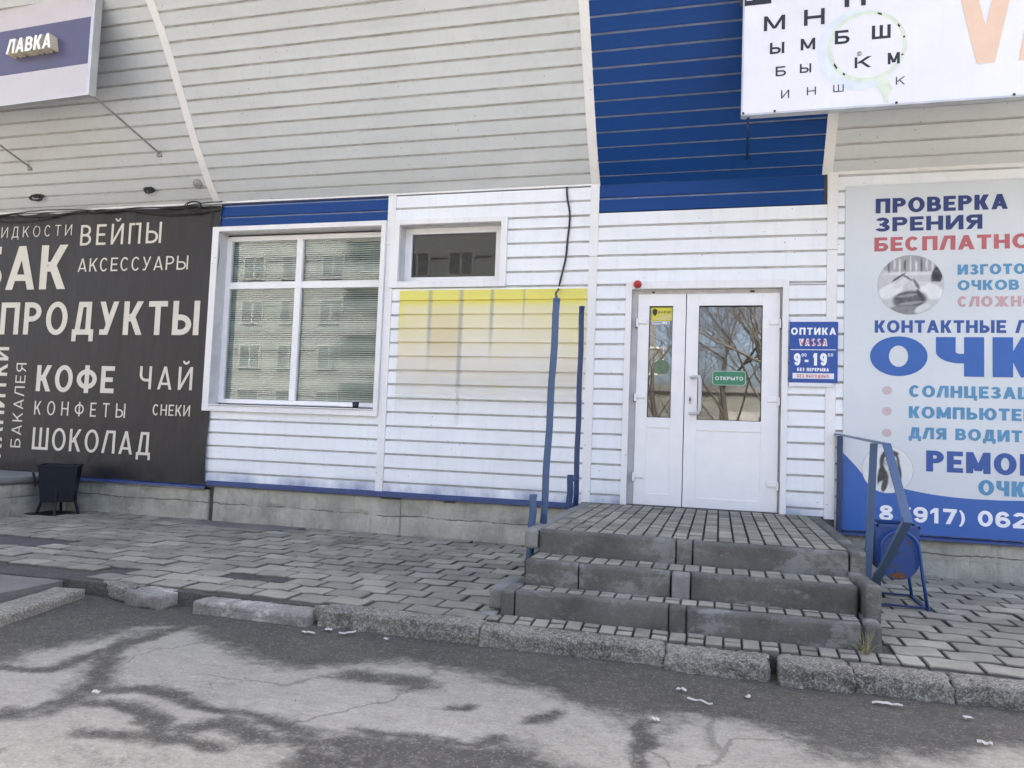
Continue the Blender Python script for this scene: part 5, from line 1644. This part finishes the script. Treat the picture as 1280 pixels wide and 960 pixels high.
scrap(1.11, -3.53, -.562, .05, .025, .6, 2, 'crumpled white scrap close to the kerb near the right edge', G1)
scrap(1.09, -3.83, -.562, .055, .028, -.2, 3, 'pale scrap farther out on the road near the right edge', G1)
scrap(-2.29, -3.41, -.562, .085, .022, .1, 4, 'narrow pale scrap under the joint of the whitish kerb stone', G1)
scrap(-2.21, -3.31, -.562, .05, .03, -.5, 5, 'small bent scrap against the kerb by the whitish stone', G1)
scrap(-2.08, -3.33, -.562, .10, .02, .5, 6, 'twisted pale scrap against the long kerb stone left of the steps', G1)
scrap(-1.82, -3.36, -.562, .03, .025, .0, 7, 'tiny white square of paper near the long left kerb stone', G1)
scrap(-.15, -3.62, -.562, .05, .02, -.4, 8, 'white scrap on the wet road below the middle of the steps', G1)
scrap(-.06, -3.76, -.562, .12, .012, -.15, 9, 'thin pale twig of paper on the wet road below the steps', G1)
scrap(-2.62, -4.64, -.562, .04, .028, .3, 10, 'white scrap in the brown damp streak at the lower left', G1)
scrap(-.24, -4.06, -.562, .035, .03, .2, 11, 'white scrap at the mouth of the damp streak in the lower middle', G1)
scrap(.16, -3.60, -.562, .045, .018, .9, 12, 'bright scrap on the wet road below the dark kerb gap', G1)
scrap(1.55, -1.62, -.452, .05, .03, .3, 13, 'white crumb of paper on the pavers right of the swing bin')
# loose grit: far too many grains to count
rr = random.Random(5); mb = MB()
for i in range(900):
    x = rr.uniform(-4.4, 2.2); y = -3.27 - abs(rr.gauss(0, .55)) if rr.random() < .75 else rr.uniform(-5.6, -3.3)
    s_ = rr.uniform(.0012, .0032) * (1 + (rr.random() < .05) * 1.0)
    z = -.563
    a = rr.uniform(0, 3); ca, sa = cos(a) * s_, sin(a) * s_
    top = (x + rr.uniform(-.3, .3) * s_, y, z + s_ * .9)
    base = [(x + ca, y + sa, z - .004), (x - sa, y + ca, z - .004), (x - ca * .8, y - sa * .8, z - .004), (x + sa, y - ca, z - .004)]
    for k in range(4): mb.quad(base[k], base[(k + 1) % 4], top)
tag(mb.build('grit', 'kerb', None, fix=True), 'pale grit and crumbs scattered over the road along the kerb', 'grit', kind='stuff')
rr = random.Random(9); mb = MB()
for i in range(34):
    x, y = .775 + rr.gauss(0, .012), -3.01 + rr.gauss(0, .01)
    h = rr.uniform(.06, .17); dx, dy = rr.gauss(0, .035), rr.gauss(-.01, .02)
    mb.tube([(x, y, -.46), (x + dx * .4, y + dy * .4, -.46 + h * .6), (x + dx, y + dy, -.46 + h * .95)], [.0018, .0014, .0004], 4)
tag(mb.build('grass_tuft', 'drygrass', None), 'dry grass tuft growing at the right end of the lowest step', 'grass tuft')

# ------------------------------------------------------------------ across the road: what the glass reflects
ap = thing('apartment_building', 'pale panel apartment block across the road, mirrored in the shop windows', 'apartment block', (-24, -34, -.6))
mb = MB(); mb.box(-62, -4.2, -44, -34, -.7, 24); mb.build('wall', 'apt', ap)
mb = MB(); mb.box(-62.3, -3.9, -44.3, -33.7, 24.0, 24.6); mb.build('roof', 'roof', ap)
mb = MB()
for k in range(1, 9): mb.box(-62, -4.2, -33.99, -33.93, k * 2.8 - .45, k * 2.8 - .36)
mb.build('panel_joint', 'aptdark', ap)
proto = None
for fl in range(0, 6):
    for cidx in range(16):
        x = -45 + cidx * 2.75
        mb = MB(); z = 1.2 + fl * 2.8
        if proto is None:
            rect_frame(mb, x - .8, x + .8, z, z + 1.5, .10, -33.98, -33.85); mb.box(x - .05, x + .05, -33.97, -33.87, z + .1, z + 1.4)
            proto = mb.build('window', 'aptframe', ap)
            mb = MB(); mb.box(x - .72, x + .72, -33.96, -33.90, z + .08, z + 1.42); ppane = mb.build('pane', 'aptglass', proto)
            px, pz = x, z
        else:
            w = proto.copy(); C.objects.link(w); w.location = Vector((x - px, 0, z - pz)) + proto.location
            w.parent = ap; w.matrix_parent_inverse = proto.matrix_parent_inverse.copy()
            q = ppane.copy(); C.objects.link(q); q.parent = w; q.matrix_parent_inverse = ppane.matrix_parent_inverse.copy()
for cidx in (4, 9, 13):
    for fl in range(1, 5):
        x = -45 + cidx * 2.75; z = .35 + fl * 2.8
        mb = MB(); mb.box(x - 1.5, x + 1.5, -33.9, -32.7, z, z + .12); mb.box(x - 1.5, x + 1.5, -32.78, -32.7, z + .12, z + 1.1); mb.box(x - 1.5, x - 1.42, -33.9, -32.78, z + .12, z + 1.1); mb.box(x + 1.42, x + 1.5, -33.9, -32.78, z + .12, z + 1.1)
        mb.build('balcony', 'apt' if fl % 2 else 'aptdark', ap)
sh = thing('low_shed', 'low grey flat-roofed shed across the road beside the apartment block', 'shed', (3, -30, -.6))
mb = MB(); mb.box(-3.4, 14, -36, -30, -.7, 2.9); mb.build('wall', 'shed', sh)
mb = MB(); mb.box(-3.6, 14.2, -36.2, -29.8, 2.9, 3.2); mb.build('roof', 'roof', sh)
mb = MB(); mb.box(.2, 2.6, -29.98, -29.9, -.6, 2.0); mb.build('door', 'aptdark', sh)
def tree(x, y, h, seed, label):
    rr = random.Random(seed)
    t = thing('bare_tree', label, 'tree', (x, y, -.6))
    trunk, limbs = MB(), MB()
    def grow(mb, p, d, r, l, lev):
        n_ = 4; pts = [p]; dd = d.copy()
        for i in range(n_):
            dd = (dd + Vector((rr.gauss(0, .16), rr.gauss(0, .16), rr.gauss(.03, .08)))).normalized()
            pts.append(pts[-1] + dd * l / n_)
        r2 = r * (.55 if lev < 4 else .3)
        mb.tube(pts, [r + (r2 - r) * i / n_ for i in range(n_ + 1)], 6 if lev < 2 else 4, cap=False)
        if lev >= 6 or r < .004: return
        for k in range((7, 4, 4, 3, 3, 2)[lev]):
            i = rr.choice([1, 2, 3, 4, 4]); q = pts[i]
            nd = (dd * .75 + Vector((rr.gauss(0, .55), rr.gauss(0, .55), rr.gauss(.25, .3)))).normalized()
            grow(limbs, q, nd, max(.0045, r2 * rr.uniform(.5, .85)), l * rr.uniform(.58, .8), lev + 1)
    grow(trunk, Vector((x, y, -.65)), Vector((0, 0, 1)), h * .011, h * .34, 0)
    trunk.build('trunk', 'bark', t, smooth=True, fix=False); limbs.build('limb', 'bark', t, smooth=True, fix=False)
tree(1.2, -18, 11, 4, 'bare branching tree across the road, mirrored in the wide door glass')
tree(.1, -22, 13, 14, 'bare tree standing close behind the branching tree across the road')
tree(2.6, -20, 12, 17, 'bare tree in front of the shed door across the road')
tree(-2.6, -23, 12, 6, 'bare tree beside the apartment block, mirrored in the narrow door pane')
tree(-14.5, -25, 9, 10, 'bare tree in front of the apartment block windows')
